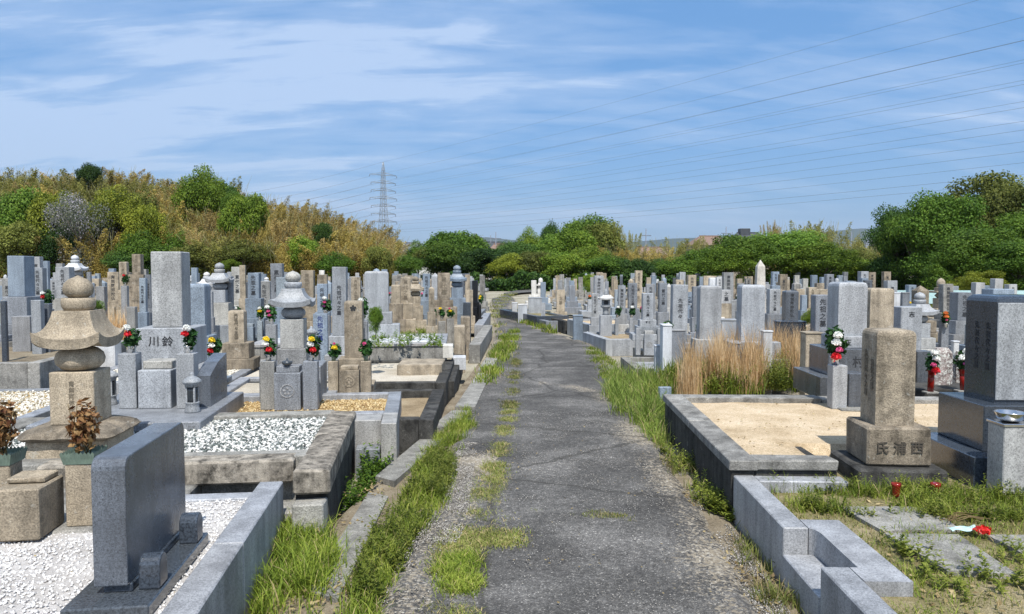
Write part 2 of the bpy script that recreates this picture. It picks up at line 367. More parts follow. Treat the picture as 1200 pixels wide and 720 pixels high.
# ------------------------------------------------------------------ ground, hill, path
def nz(x, y, s=1.0, k=0): return noise.noise(Vector((x*s, y*s, k*7.3)))
def interp(pts, t):
    if t <= pts[0][0]: return pts[0][1]
    for (a, va), (b, vb) in zip(pts, pts[1:]):
        if t <= b: return va+(vb-va)*(t-a)/(b-a)
    return pts[-1][1]
GZ = -.14       # ground between path and plots
def hill_h(x, y):
    """wooded hill on the left; its crest falls towards the middle of the view"""
    c = interp([(-200, 8.5), (-62, 8.0), (-40, 7.0), (-32, 6.4), (-24, 4.4), (-18, 2.0), (-12, 0), (0, 0)], x*90/max(y, 60))
    t = min(1, max(0, (y-60)/30)); t = t*t*(3-2*t); return c*t
bm_ = MB()
xs = [-9000, -3000, -900, -300]+list(np.arange(-120, 121, 4.0))+[300, 900, 3000, 9000]
ys = [-300, -60, -10]+list(np.arange(0, 141, 4.0))+[180, 260, 500, 1200, 4000, 12000]
vs = []; 
for y in ys:
    for x in xs:
        z = GZ
        if y > 72 and x > -8: z = GZ-min(1.4, (y-72)*.05)
        vs.append((x, y, z))
nx = len(xs); fs = [(j*nx+i, j*nx+i+1, (j+1)*nx+i+1, (j+1)*nx+i) for j in range(len(ys)-1) for i in range(nx-1)]
tag(link('ground', npmesh('ground', vs, fs, M['farsoil'])), kind='structure')
hx = np.arange(-110, 2, 3.0); hy = np.arange(60, 170, 3.0); vs = []
for y in hy:
    for x in hx: vs.append((x, y, hill_h(x, y)+GZ-.02+(.5*nz(x, y, .1) if y > 64 else 0)*(1 if hill_h(x, y) > .5 else 0)))
nx = len(hx); fs = [(j*nx+i, j*nx+i+1, (j+1)*nx+i+1, (j+1)*nx+i) for j in range(len(hy)-1) for i in range(nx-1)]
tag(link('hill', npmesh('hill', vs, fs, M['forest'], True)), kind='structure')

fv = [(x, y, GZ+.05-min(1.4, max(0, (y-72)*.05))) for y in (64, 68, 72, 84, 100, 130, 170) for x in (-40, -8, 30, 110)]
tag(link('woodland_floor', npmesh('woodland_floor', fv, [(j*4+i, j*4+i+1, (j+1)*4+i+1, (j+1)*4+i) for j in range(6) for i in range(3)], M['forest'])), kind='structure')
PL = [G(*p)[::-1] for p in ((395, 760), (440, 720), (478, 640), (518, 560), (545, 500), (560, 450), (580, 405), (585, 380), (581, 365), (578, 357), (577, 352))]
PR = [G(*p)[::-1] for p in ((945, 780), (885, 720), (808, 600), (768, 525), (742, 470), (720, 430), (692, 402), (640, 387), (605, 376), (598, 365), (602, 352))]
PL = [(2.2, -.72)]+PL; PR = [(2.2, 1.05)]+PR
SEAM = [G(*p)[::-1] for p in ((470, 760), (520, 690), (560, 600), (583, 540), (597, 480), (603, 430), (608, 400))]
YMAX = 43.5
rows, cols = 420, 44; vs = []; gr = []
for j in range(rows+1):
    t = j/rows; y = 1.2+(YMAX-1.2)*t**2.0
    l = interp(PL, y); r = interp(PR, y)
    l += .05*nz(0, y, 1.7)+.03*nz(0, y, 6, 2); r += .05*nz(5, y, 1.7)+.025*nz(5, y, 6, 3)
    l -= .12; r += .14; s = interp(SEAM, y)
    for i in range(cols+1):
        x = l+(r-l)*i/cols; e = min(x-l, r-x)
        z = .012*nz(x, y, 1.1)+.004*nz(x, y, 7)-max(0, .16-e)*.45
        g = max(0, 1-e/.26)*.75
        if x-l < (s-l): g = max(g, .20+.6*max(0, nz(x, y, .9, 4)*1.6)*(1.0 if y < 9 else .5)+(.26 if y < 5.0 else 0.26*max(0, 1-(y-5)/1.2)))
        if r-x < .6: g = max(g, .52*(1-abs(r-x-.2)/.34)+.32*nz(x, y, 1.6, 8))
        g += max(0, nz(x, y, .8, 9)-.42)*.9
        g = max(g, (.50+.5*nz(x, y, 2.2, 6))-abs(y-10.2-.6*nz(x, 0, 1.2))*1.3) if x > s+.35 and y > 8 else g; g = max(g, .95-math.hypot(x-1.45, (y-9.3)*.6)*1.4)
        vs.append((x, y, z)); gr.append(min(1, g))
nx = cols+1; fs = [(j*nx+i, j*nx+i+1, (j+1)*nx+i+1, (j+1)*nx+i) for j in range(rows) for i in range(cols)]
pm = npmesh('path', vs, fs, M['asphalt'], True); at = pm.attributes.new('grit', 'FLOAT', 'POINT'); at.data.foreach_set('value', gr)
tag(link('path', pm), kind='structure')
# the far bend of the path, swinging off to the right
bend = [G(577, 353), G(577, 350), G(592, 346.5), G(611, 343.2), G(640, 341.5), G(640, 339), G(606, 340.5), G(590, 343.5), G(602, 350), G(603, 353)]
vs = [(x, y, .004) for x, y in (bend[0], bend[9], bend[8], bend[1], bend[2], bend[7], bend[3], bend[6], bend[4], bend[5])]
pm = MB().add([(x, y, .006) for x, y in (bend[0], bend[9], bend[1], bend[8], bend[2], bend[7], bend[3], bend[6], bend[4], bend[5])],
     [(0, 1, 3, 2), (2, 3, 5, 4), (4, 5, 7, 6), (6, 7, 9, 8)]).mesh('path_bend', M['asphalt'])
tag(link('path_bend', pm), kind='structure')

def sheet(name, polypx, z, mat, n=22, amp=.012, kind='structure', parent=None, edge=.03):
    """uneven sheet of ground between a left and a right edge, both given near to far"""
    Lp, Rp = polypx; vs = []
    m = 12
    for j in range(n+1):
        t = j/n
        def at_(P):
            k = t*(len(P)-1); i = min(int(k), len(P)-2); f = k-i; return (P[i][0]*(1-f)+P[i+1][0]*f, P[i][1]*(1-f)+P[i+1][1]*f)
        a, b = at_(Lp), at_(Rp)
        for i in range(m+1):
            s = i/m; x = a[0]*(1-s)+b[0]*s; y = a[1]*(1-s)+b[1]*s
            if i in (0, m): x += edge*nz(x, y, 4)
            vs.append((x, y, z+amp*nz(x, y, 2.5)+amp*.5*nz(x, y, 9)-(.06 if i in (0, m) else 0)))
    nx = m+1; fs = [(j*nx+i, j*nx+i+1, (j+1)*nx+i+1, (j+1)*nx+i) for j in range(n) for i in range(m)]
    return tag(link(name, npmesh(name, vs, fs, mat, True), parent), kind=kind)
gp = lambda L, z=0: [G(x, y, z) for x, y in L]
sheet('verge', (gp([(265, 760), (300, 700), (395, 600), (440, 560), (500, 500), (560, 425)], -.03), gp([(430, 760), (455, 720), (495, 640), (532, 560), (556, 500), (575, 430)], -.03)), -.035, M['soil'], 40)
sheet('right_verge', (gp([(870, 720), (800, 600), (762, 530), (735, 480), (715, 440), (688, 410)], -.03), gp([(1000, 790), (900, 660), (855, 600), (800, 530), (765, 480), (700, 405)], -.03)), -.04, M['soil'], 40)

# ------------------------------------------------------------------ lettering
_tc = {}
def textmesh(s, size, vertical=True, res=2):
    key = (s, round(size, 3), vertical)
    if key in _tc: return _tc[key]
    vs = []; fs = []; n = len(s)
    for i, ch in enumerate(s):
        if ch == ' ': continue
        c = bpy.data.curves.new('t', 'FONT'); c.body = ch; c.size = size; c.resolution_u = res; c.extrude = .0015; c.align_x = 'CENTER'; c.offset = size*.012
        o = bpy.data.objects.new('t', c); COL.objects.link(o); dg = bpy.context.evaluated_depsgraph_get()
        m = bpy.data.meshes.new_from_object(o.evaluated_get(dg)); bpy.data.objects.remove(o); bpy.data.curves.remove(c)
        co = np.empty(len(m.vertices)*3, dtype=np.float32); m.vertices.foreach_get('co', co); co = co.reshape(-1, 3)
        if len(co):
            cx_, cy_ = (co[:, 0].min()+co[:, 0].max())/2, (co[:, 1].min()+co[:, 1].max())/2
            ox, oz = (0, ((n-1)/2-i)*size*1.08) if vertical else ((i-(n-1)/2)*size*1.25, 0)
            b = len(vs)
            vs += [(p[0]-cx_+ox, -p[2], p[1]-cy_+oz) for p in co]; fs += [tuple(b+k for k in f.vertices) for f in m.polygons]
        bpy.data.meshes.remove(m)
    m = bpy.data.meshes.new('lettering'); m.from_pydata(vs, [], fs); m.update(); _tc[key] = m; return m
TX = ('先祖代々之墓', '南無阿弥陀仏', '先祖代々之霊', '累代之墓')
def letters(parent, s, size, x, y, z, vertical=True, mat='ink', rz=0):
    return link('lettering', textmesh(s, size, vertical), parent, (x, y, z), rz, mat=M[mat])

# ------------------------------------------------------------------ flowers
def leafcloud(n, rx, rz_, cz, size, seed, up=.3, hollow=0):
    r = np.random.RandomState(seed)
    d = r.normal(size=(n, 3)); d /= np.linalg.norm(d, axis=1)[:, None]
    rad = (hollow+(1-hollow)*r.rand(n))**.5
    c = d*rad[:, None]*np.array([rx, rx, rz_])+np.array([0, 0, cz])
    return quads(c, d+r.normal(scale=.6, size=(n, 3))+np.array([0, 0, up]), size*(.6+.8*r.rand(n)), r)
def quads(c, nrm, size, r, asp=.5):
    n = len(c); nrm = nrm/np.linalg.norm(nrm, axis=1)[:, None]
    a = np.cross(nrm, r.normal(size=(n, 3))); a /= np.linalg.norm(a, axis=1)[:, None]; b = np.cross(nrm, a)
    size = np.broadcast_to(np.asarray(size), (n,)); asp = np.asarray(asp)
    h = (size/2)[:, None]; w = (size*asp/2)[:, None]
    v = np.stack([c-a*h, c+b*w-a*h*.1, c+a*h, c-b*w-a*h*.1], 1).reshape(-1, 3)
    return v, np.arange(4*n).reshape(n, 4)
def toned(m, k=4, seed=0):
    n = len(m.vertices)//k; a = m.attributes.new('tone', 'FLOAT', 'POINT'); r_ = np.repeat(np.random.RandomState(seed+3).rand(n), k).astype(np.float32)
    a.data.foreach_set('value', np.concatenate([r_, np.zeros(len(m.vertices)-len(r_), np.float32)])); return m
def bloom_mesh(r, seed):
    rs = np.random.RandomState(seed); n = 90; d = rs.normal(size=(n, 3)); d[:, 2] = np.abs(d[:, 2])*1.1-.25; d /= np.linalg.norm(d, axis=1)[:, None]
    v, f = quads(d*r*.62, np.cross(d, rs.normal(size=(n, 3))), r*.85, rs, .45)
    # petals stand outwards
    a = d; b = np.cross(a, rs.normal(size=(n, 3))); b /= np.linalg.norm(b, axis=1)[:, None]; c = d*r*.35
    v = np.stack([c, c+a*r*.5+b*r*.15, c+a*r*.68+np.array([0, 0, r*.05]), c+a*r*.5-b*r*.15], 1).reshape(-1, 3)
    core = MB().lathe([(r*.02, -r*.5), (r*.42, -r*.35), (r*.62, 0), (r*.5, r*.38), (r*.05, r*.5)], 10)
    cv = np.array(core.v); m = bpy.data.meshes.new('bloom'); base = len(cv)
    m.from_pydata([tuple(p) for p in cv]+[tuple(p) for p in v], [], [tuple(x) for x in core.f]+[tuple(int(i)+base for i in q) for q in f]); m.update(); return m
BLOOM = [bloom_mesh(1.0, s) for s in (1, 2)]
FOL = [toned(npmesh('foliage', *leafcloud(190, .075, .125, .15, .062, 5+s, .4))) for s in range(3)]
_vb = MB().lathe([(.028, 0), (.030, .05), (.040, .07), (.043, .075), (.036, .076)], 16); VASE = _vb.mesh('vase')
def bouquet(x, y, z, cols, label, sc=1.0, rz=0, group=None, vase='steel', leaf='bleaf'):
    t = empty('grave_bouquet', (x, y, z), rz, label, 'flowers', group); t.scale = (sc,)*3
    link('vase', VASE, t, mat=M[vase])
    f = link('foliage', random.choice(FOL), t, (.012, .01, .01), random.uniform(0, 6), mat=M[leaf])
    n = len(cols); z0 = .245; f.scale = (random.uniform(.8, 1.25), random.uniform(.8, 1.2), random.uniform(.85, 1.2)); t.rotation_euler[1] = random.uniform(-.12, .12)
    for i, c in enumerate(cols):
        r = random.uniform(.036, .043) if c not in ('pink', 'purple') else random.uniform(.022, .030)
        link('bloom', random.choice(BLOOM), t, (random.uniform(-.03, .02), -.055-random.uniform(0, .02), z0-i*.058), random.uniform(0, 6), sc=r, mat=M[c])
    return t

# ------------------------------------------------------------------ stones
def pillar_mesh(w, d, h, top='flat', c=.008, jit=0):
    b = MB()
    if top == 'flat': b.box(-w/2, w/2, -d/2, d/2, 0, h, c, jit)
    elif top == 'soft':       # top with rounded shoulders
        b.box(-w/2, w/2, -d/2, d/2, 0, h-.045*min(1, w/.3), 0)
        k = .045*min(1, w/.3); pr = [(1, 0), (.965, .5), (.88, .85), (.72, 1.0)]
        for (s0, z0), (s1, z1) in zip(pr, pr[1:]):
            vs = []
            for s_, z_ in ((s0, z0), (s1, z1)):
                vs += [(sx*w/2*s_, sy*d/2*s_, h-k+k*z_) for sx, sy in ((-1, -1), (1, -1), (1, 1), (-1, 1))]
            b.add(vs, [(0, 1, 5, 4), (1, 2, 6, 5), (2, 3, 7, 6), (3, 0, 4, 7)]+([(4, 5, 6, 7)] if s1 == .72 else []))
    elif top == 'pyramid':
        b.box(-w/2, w/2, -d/2, d/2, 0, h*.93, c, jit); 
        b.add([(-w/2+c, -d/2+c, h*.93), (w/2-c, -d/2+c, h*.93), (w/2-c, d/2-c, h*.93), (-w/2+c, d/2-c, h*.93), (0, 0, h)], [(0, 1, 4), (1, 2, 4), (2, 3, 4), (3, 0, 4)])
    elif top == 'round':
        n = 10; poly = [(-w/2, 0), (w/2, 0)]+[(w/2*math.cos(math.pi*i/n), h-w*.28+w*.28*math.sin(math.pi*i/n)) for i in range(n+1)]
        m_ = len(poly); vs = [(x, -d/2, z) for x, z in poly]+[(x, d/2, z) for x, z in poly]
        b.add(vs, [tuple(range(m_)), tuple(range(m_, 2*m_))[::-1]]+[(i, m_+i, m_+(i+1) % m_, (i+1) % m_) for i in range(m_)])
    elif top == 'rough':
        n = 8; r = random.Random(int(w*1000+h*777))
        vs = []; K = 7
        for k in range(K+1):
            t = k/K; s = 1 if t < .75 else 1-.35*((t-.75)/.25)**2
            for i in range(12):
                a = 2*math.pi*i/12; cx_, sy = math.cos(a), math.sin(a); q = max(abs(cx_), abs(sy))
                vs.append((cx_/q*w/2*s*(1+r.uniform(-.07, .07)), sy/q*d/2*s*(1+r.uniform(-.07, .07)), h*t-(0 if t < 1 else r.uniform(0, .03)*h)))
        fs = [(k*12+i, k*12+(i+1) % 12, (k+1)*12+(i+1) % 12, (k+1)*12+i) for k in range(K) for i in range(12)]+[tuple(K*12+i for i in range(12))]
        b.add(vs, fs)
    return b.mesh('pillar_stone')
def flower_stand(parent, u, v, z, w, h, mat, hole=True):
    o = MB().box(-w/2, w/2, -w/2, w/2, 0, h, .005).put('flower_stand', parent, mat, loc=(u, v, z)); return o
def incense_box(parent, u, v, z, w, d, h, mat, crest=True, gap=True):
    b = MB(); b.box(-w/2, w/2, -d/2, d/2, 0, h*.86, .005)
    o = b.put('incense_box', parent, mat, loc=(u, v, z))
    MB().box(-w*.44, w*.44, -d*.32, d*.46, h*.862, h, .005).put('lid_stone', o, mat)
    if crest:
        c = MB(); r = w*.27
        for k in range(28):
            a0, a1 = 2*math.pi*k/28, 2*math.pi*(k+1)/28
            c.add([(r*math.cos(a)*q, -d/2-e, h*.45+r*math.sin(a)*q) for e in (.0, .005) for q in (.84, 1) for a in (a0, a1)],
                  [(4, 5, 7, 6), (0, 4, 6, 2), (1, 3, 7, 5), (2, 6, 7, 3), (0, 1, 5, 4)])
        for k in range(5):
            a = 2*math.pi*k/5+math.pi/2; cxx, czz = r*.42*math.cos(a), h*.45+r*.42*math.sin(a)
            c.add([(cxx+r*.2*math.cos(2*math.pi*q/10), -d/2-.005, czz+r*.2*math.sin(2*math.pi*q/10)) for q in range(10)], [tuple(range(10))])
        c.put('crest', o, mat if crest is True else M[crest])
    return o
def roof_mesh(w, e, t, H, thick, lift, top=.42):
    """flared square roof of a five-ring tower: half-width e at the eaves"""
    b = MB(); n, m = 12, 8
    for side in range(4):
        vs = []; c, s = (1, 0, -1, 0)[side], (0, 1, 0, -1)[side]
        for j in range(m+1):
            tt = j/m; half = top*w+(e-top*w)*tt**1.25
            for i in range(n+1):
                q = -1+2*i/n; z = thick+(H-thick)*(1-tt)**1.7+lift*abs(q)**3*tt**2
                x, y = q*half, -half; vs.append((x*c-y*s, x*s+y*c, z))
        for zz_ in (0,):
            for i in range(n+1):
                q = -1+2*i/n; x, y = q*e*.97, -e*.97; vs.append((x*c-y*s, x*s+y*c, lift*abs(q)**3))
            for i in range(n+1):
                q = -1+2*i/n; x, y = q*w*.3, -w*.3; vs.append((x*c-y*s, x*s+y*c, .01))
        k = n+1; fs = [(j*k+i, j*k+i+1, (j+1)*k+i+1, (j+1)*k+i) for j in range(m+2) for i in range(n)]
        b.add(vs, fs, True)
    tp = top*w; b.add([(-tp, -tp, H), (tp, -tp, H), (tp, tp, H), (-tp, tp, H)], [(0, 1, 2, 3)])
    m_ = b.mesh('roof_stone'); bm = bmesh.new(); bm.from_mesh(m_); bmesh.ops.remove_doubles(bm, verts=bm.verts, dist=.0005)
    for e_ in bm.edges:
        if len(e_.link_faces) == 2 and e_.calc_face_angle(0) > .6: e_.smooth = False
    bm.to_mesh(m_); bm.free(); return m_
def gorinto(t, z0, w, cube_h, mat, text=None, wide=.86, roofh=None, ball=1.0):
    """cube, ball, flared roof, half bowl and jewel, stacked; returns the height of the tip"""
    o = MB().box(-w/2, w/2, -w/2, w/2, 0, cube_h, .006).put('cube_stone', t, mat, loc=(0, 0, z0))
    if text: letters(o, text, w*.13, 0, -w/2-.001, cube_h*.48, True, 'worn')
    z = z0+cube_h; bh = w*.52; r = w*.52*ball
    MB().lathe([(r*.45, 0), (r*.75, bh*.08), (r*.95, bh*.28), (r, bh*.5), (r*.93, bh*.74), (r*.72, bh*.93), (r*.5, bh)], 32).put('ball_stone', t, mat, loc=(0, 0, z))
    z += bh; H = roofh or w*.72
    link('roof_stone', roof_mesh(w, w*wide, 0, H, w*.22, w*.16), t, (0, 0, z), mat=mat)
    z += H; r = w*.38; h = w*.28
    MB().lathe([(r*.82, 0), (r*.97, h*.3), (r, h*.7), (r*.96, h)], 28).put('bowl_stone', t, mat, loc=(0, 0, z))
    z += h; r = w*.34; h = w*.48
    MB().lathe([(r*.6, 0), (r*.93, h*.18), (r, h*.42), (r*.9, h*.66), (r*.6, h*.86), (r*.28, h*.95), (r*.02, h*1.04)], 28).put('jewel_stone', t, mat, loc=(0, 0, z))
    return z+h

def tomb(name, px0, px1, top, bot, Y, z0, mat, label, cat='gravestone', yaw=None, ptop='flat', text=None, base=None, tiers=None, tm=None,
         fl=None, box=True, crest=True, group=None, dep=None, tcol='ink', basetext=None, tsz=.46, jit=0, foff=.42, zf=None):
    """an upright gravestone; its front face spans px0..px1 and top..bot of the photograph at distance Y"""
    x0, zt = V(px0, top, Y); x1, zb = V(px1, bot, Y); w = x1-x0; cx_ = (x0+x1)/2; h = zt-zb
    if yaw is None: yaw = YL if cx_ < 0 and px1 < 560 else YR
    w *= .97 if abs(cx_) < 2 else 1
    d = dep or w*.98
    c_, s_ = math.cos(yaw), math.sin(yaw); ox, oy = cx_-(-d/2*s_)*1, Y+d/2*c_
    t = empty(name, (cx_-s_*d/2, oy, z0), yaw, label, cat, group)
    tm = tm or mat; rem = zb-z0
    if tiers is None:
        if rem > .42: tiers = [(w*1.45, rem*.42), (w*2.0, rem*.34), (w*2.6, rem*.24)]
        elif rem > .2: tiers = [(w*1.5, rem*.55), (w*2.1, rem*.45)]
        else: tiers = [(w*1.6, max(rem, .05))]
    z = rem
    for i, (tw, th) in enumerate(tiers):
        td = d*(1+(tw/w-1)*.85)
        o = MB().box(-tw/2, tw/2, -td/2, td/2, 0, th, .006, jit).put('base_stone', t, tm if i else (tm if tm is not mat else mat), loc=(0, 0, z-th))
        if i == 0 and basetext: letters(o, basetext, min(th*.36, .10), -.03 if th > .3 else 0, -td/2-.001-jit, th*.66, False)
        z -= th
    p = link('pillar_stone', pillar_mesh(w, d, h, ptop, min(.008, w*.03), jit), t, (0, 0, rem), mat=mat)
    if text:
        n = len(text); sz = min(w*tsz, h*.80/(n*1.08)); letters(p, text, sz, 0, -d/2-.0015-jit, h*.52, True, 'worn' if mat in (M['beige'], M['brown'], M['sand'], M['oldgrey']) else tcol)
    if fl is not None:
        fw = w*.45; fh = min(.5, max(.22, rem*.9)); fu = w*1.0; fv = -d/2-foff
        fz = 0 if zf is None else zf
        for sgn in (-1, 1): flower_stand(t, sgn*fu, fv, fz, fw, fh, tm)
        if box: incense_box(t, 0, fv, fz, w*.95, .2, fh*.9, tm, crest)
        if fl:
            for k, sgn in enumerate((-1, 1)):
                cols = fl[k % len(fl)]
                if not cols: continue
                X, Y_ = frW(sgn*fu, fv, yaw)
                bouquet(t.location.x+X, t.location.y+Y_, z0+fz+fh-.004, cols, ('left ' if sgn < 0 else 'right ')+' and '.join(dict.fromkeys({'whitef':'white','red':'red','yellow':'yellow','pink':'pink','purple':'purple','orange':'orange'}[c] for c in cols))+' flowers at the '+short(label), rz=yaw)
    return t

# ------------------------------------------------------------------ plots (curb enclosures)
def plot(label, yaw, u0, u1, v0, v1, z0, z1, bw, mat, fillz, fillmat, hole=None, nb=16, blk=.9, top=None, gap=.004, sides='FRBL', name='grave_plot', cat='grave plot', capm=None, jit=.0, cap=.0, capo=.02):
    """curb blocks round a rectangle of the row frame, top at z1, bed inside at fillz"""
    X, Y = frW((u0+u1)/2, (v0+v1)/2, yaw); t = empty(name, (X, Y, z0), yaw, label, cat)
    w, d = u1-u0, v1-v0; h = z1-z0
    def run(a, b, fixed, axis, hh, zz_, bw_, off=0, m=mat, nm='curb_block'):
        L = b-a; n = max(1, round(L/blk)); s = L/n
        for i in range(n):
            p0, p1 = a+i*s+(gap/2 if i else 0), a+(i+1)*s-(gap/2 if i < n-1 else 0)
            bx = MB(); j = random.uniform(-jit, jit)
            if axis == 'u': bx.box(-(p1-p0)/2, (p1-p0)/2, -bw_/2, bw_/2, 0, hh+j, .006, jit*.5); loc = ((p0+p1)/2, fixed, zz_)
            else: bx.box(-bw_/2, bw_/2, -(p1-p0)/2, (p1-p0)/2, 0, hh+j, .006, jit*.5); loc = (fixed, (p0+p1)/2, zz_)
            bx.put(nm, t, m, loc=loc)
    hh = h-cap
    for nm, (hh_, zz_, m_, ex) in (('curb_block', (hh, 0, mat, 0)),)+((('cap_stone', (cap, hh, capm, capo)),) if cap else ()):
        W_ = bw+ex*2
        if 'F' in sides: run(-w/2+bw, w/2-bw, -d/2+bw/2, 'u', hh_-.001, zz_, W_, m=m_, nm=nm)
        if 'B' in sides: run(-w/2+bw, w/2-bw, d/2-bw/2, 'u', hh_-.001, zz_, W_, m=m_, nm=nm)
        if 'R' in sides: run(-d/2-ex, d/2+ex, w/2-bw/2, 'v', hh_, zz_, W_, m=m_, nm=nm)
        if 'L' in sides: run(-d/2-ex, d/2+ex, -w/2+bw/2, 'v', hh_, zz_, W_, m=m_, nm=nm)
    # bed
    n = nb; vs = []; fs = []
    iw, idp = w/2-bw*.6, d/2-bw*.6
    for j in range(n+1):
        for i in range(n+1):
            x, y = -iw+2*iw*i/n, -idp+2*idp*j/n; vs.append((x, y, fillz-z0-(.3 if hole and hole[0] < x+(u0+u1)/2 < hole[1] and hole[2] < y+(v0+v1)/2 < hole[3] else 0)+.010*nz(x+X, y+Y, 2.6)+.004*nz(x+X, y+Y, 9)))
    fs = [(j*(n+1)+i, j*(n+1)+i+1, (j+1)*(n+1)+i+1, (j+1)*(n+1)+i) for j in range(n) for i in range(n)]
    link('bed', npmesh('bed', vs, fs, fillmat, True), t)
    return t
def pebbles(name, parent, u0, u1, v0, v1, z, n, r, mat, seed=1, holes=()):
    """loose stones: small flattened octahedra, one mesh"""
    rs = np.random.RandomState(seed)
    c = np.stack([rs.uniform(u0, u1, n), rs.uniform(v0, v1, n), z+rs.uniform(-.3, .5, n)*r], 1)
    for (a, b, e, f) in holes: c = c[~((c[:, 0] > a) & (c[:, 0] < b) & (c[:, 1] > e) & (c[:, 1] < f))]
    n = len(c); base = np.array([(1, 0, 0), (0, 1, 0), (-1, 0, 0), (0, -1, 0), (0, 0, 1), (0, 0, -1)], float)
    rr = r*(.55+.8*rs.rand(n)); sc = np.stack([rr*1.25, rr*.85, rr*.6], 1)
    q = rs.normal(size=(n, 4)); q[:, 1:3] *= .35; q /= np.linalg.norm(q, axis=1)[:, None]
    w_, x_, y_, z_ = q.T
    Rm = np.stack([1-2*(y_**2+z_**2), 2*(x_*y_-z_*w_), 2*(x_*z_+y_*w_), 2*(x_*y_+z_*w_), 1-2*(x_**2+z_**2), 2*(y_*z_-x_*w_), 2*(x_*z_-y_*w_), 2*(y_*z_+x_*w_), 1-2*(x_**2+y_**2)], 1).reshape(n, 3, 3)
    pts = base[None]*sc[:, None]*(1+rs.uniform(-.2, .2, (n, 6, 1)))
    pts = np.einsum('nij,nkj->nki', Rm, pts)+c[:, None]
    F = np.array([(0, 1, 4), (1, 2, 4), (2, 3, 4), (3, 0, 4), (1, 0, 5), (2, 1, 5), (3, 2, 5), (0, 3, 5)])
    Fa = (F[None]+6*np.arange(n)[:, None, None]).reshape(-1, 3)
    m = npmesh(name, pts.reshape(-1, 3), Fa, mat, True)
    at = m.attributes.new('tone', 'FLOAT', 'POINT'); at.data.foreach_set('value', np.repeat(rs.rand(n), 6).astype(np.float32))
    o = link(name, m, parent); tag(o, kind='stuff'); return o
def pebmat(name, stops):
    m, nt, b = newmat(name); a = N(nt, 'ShaderNodeAttribute', attribute_name='tone')
    c = ramp(nt, a.outputs['Fac'], stops); n = noisetex(nt, coords(nt, False), 120, 2, .6)
    c = mixc(nt, 1, c, ramp(nt, n, [(.3, .85), (.7, 1.1)]), 'MULTIPLY'); LK(nt, c, b.inputs['Base Color']); b.inputs['Roughness'].default_value = .7; return m
M['pebmix'] = pebmat('mixed_pebbles', [(0, (.03, .04, .038)), (.25, (.10, .12, .11)), (.45, (.27, .29, .27)), (.58, (.58, .57, .54)), (1, (.74, .73, .69))])
M['pebwhite'] = pebmat('white_gravel', [(0, (.42, .40, .39)), (.2, (.60, .585, .57)), (.5, (.71, .70, .69)), (1, (.78, .77, .76))])
M['pebcream'] = pebmat('cream_pebbles', [(0, (.30, .26, .17)), (.4, (.55, .51, .42)), (1, (.78, .76, .70))])
M['pebgrit'] = pebmat('loose_grit', [(0, (.09, .085, .08)), (.5, (.24, .22, .19)), (1, (.55, .52, .47))])
M['pebochre'] = pebmat('ochre_pebbles', [(0, (.22, .13, .05)), (.5, (.48, .34, .15)), (1, (.66, .54, .32))])
exec_part2 = True
# ================================================================== LEFT SIDE
# plot A: white gravel behind a grey granite curb, nearest on the left
A = plot('grey granite curbed plot of fine white gravel, nearest on the left of the path', YL, -3.9, -.835, 1.5, 4.6, GZ, .32, .14, M['curb'], .245, M['whitefill'], blk=1.0, sides='FR')
AO = (-3.9-.835)/2, (1.5+4.6)/2
def inA(u, v): return u-AO[0], v-AO[1]
for a, b in ((-1.95, -.98),):
    MB().box(-(b-a)/2, (b-a)/2, -.06, .06, 0, .40, .006).put('curb_block', A, M['curb'], loc=((a+b)/2-AO[0], 4.54-AO[1], 0))
MB().box(-.9, .9, -.35, .35, 0, .04, .006).put('flat_grey_slab', A, M['curb'], loc=(-2.95-AO[0], 2.62-AO[1], .25-GZ))  # flat grey slab laid in the white gravel bed
pebbles('white_gravel', A, -2.3-.2, 1.4, -1.2, 1.46, .247-GZ, 26000, .0085, M['pebwhite'], 3)
# inscribed slab with plinth and two little bollards
u, v = -1.215, 3.46; X, Y = frW(u, v, YL)
t = empty('record_stone', (X, Y, .25), YL, 'dark polished stone slab with rounded corners on a black plinth in the white gravel', 'stone slab')
MB().box(-.16, .165, -.50, .32, 0, .055, .006).put('plinth', t, M['navy'], loc=(0, 0, 0))
MB().box(-.055, .055, -.36, .26, 0, .035, .005).put('plinth_step', t, M['navy'], loc=(0, 0, .055))
r = .05; prof = []; L0, L1, H = -.35, .40, .52
prof = [(L0, 0), (L1, 0)]+[(L1-r+r*math.cos(a), H-r+r*math.sin(a)) for a in [math.pi/2*i/5 for i in range(6)]]+[(L0+r-r*math.sin(a), H-r+r*math.cos(a)) for a in [math.pi/2*i/5 for i in range(6)]]
n = len(prof); c = .006
vs = [(-.065, y, z) for y, z in prof]+[(.065, y, z) for y, z in prof]
b = MB().add(vs, [tuple(range(n)), tuple(range(n, 2*n))[::-1]]+[(i, n+i, n+(i+1) % n, (i+1) % n) for i in range(n)])
o = b.put('slab', t, M['darkg'], loc=(-.02, -.03, .088))
bv = o.modifiers.new('edge', 'BEVEL'); bv.width = .006; bv.segments = 2; bv.limit_method = 'ANGLE'
for yy in (-.30, .21):
    b = MB(); pts = [(-.05, 0), (.05, 0)]+[(.05*math.cos(math.pi*i/10), .085+.05*math.sin(math.pi*i/10)) for i in range(11)]
    n = len(pts); b.add([(-.042, y, z) for y, z in pts]+[(.042, y, z) for y, z in pts], [tuple(range(n)), tuple(range(n, 2*n))[::-1]]+[(i, n+i, n+(i+1) % n, (i+1) % n) for i in range(n)])
    o = b.put('bollard', t, M['navy'], loc=(.115, yy, .055)); bv = o.modifiers.new('edge', 'BEVEL'); bv.width = .008; bv.segments = 2; bv.limit_method = 'ANGLE'
b = MB(); n = len(pts)
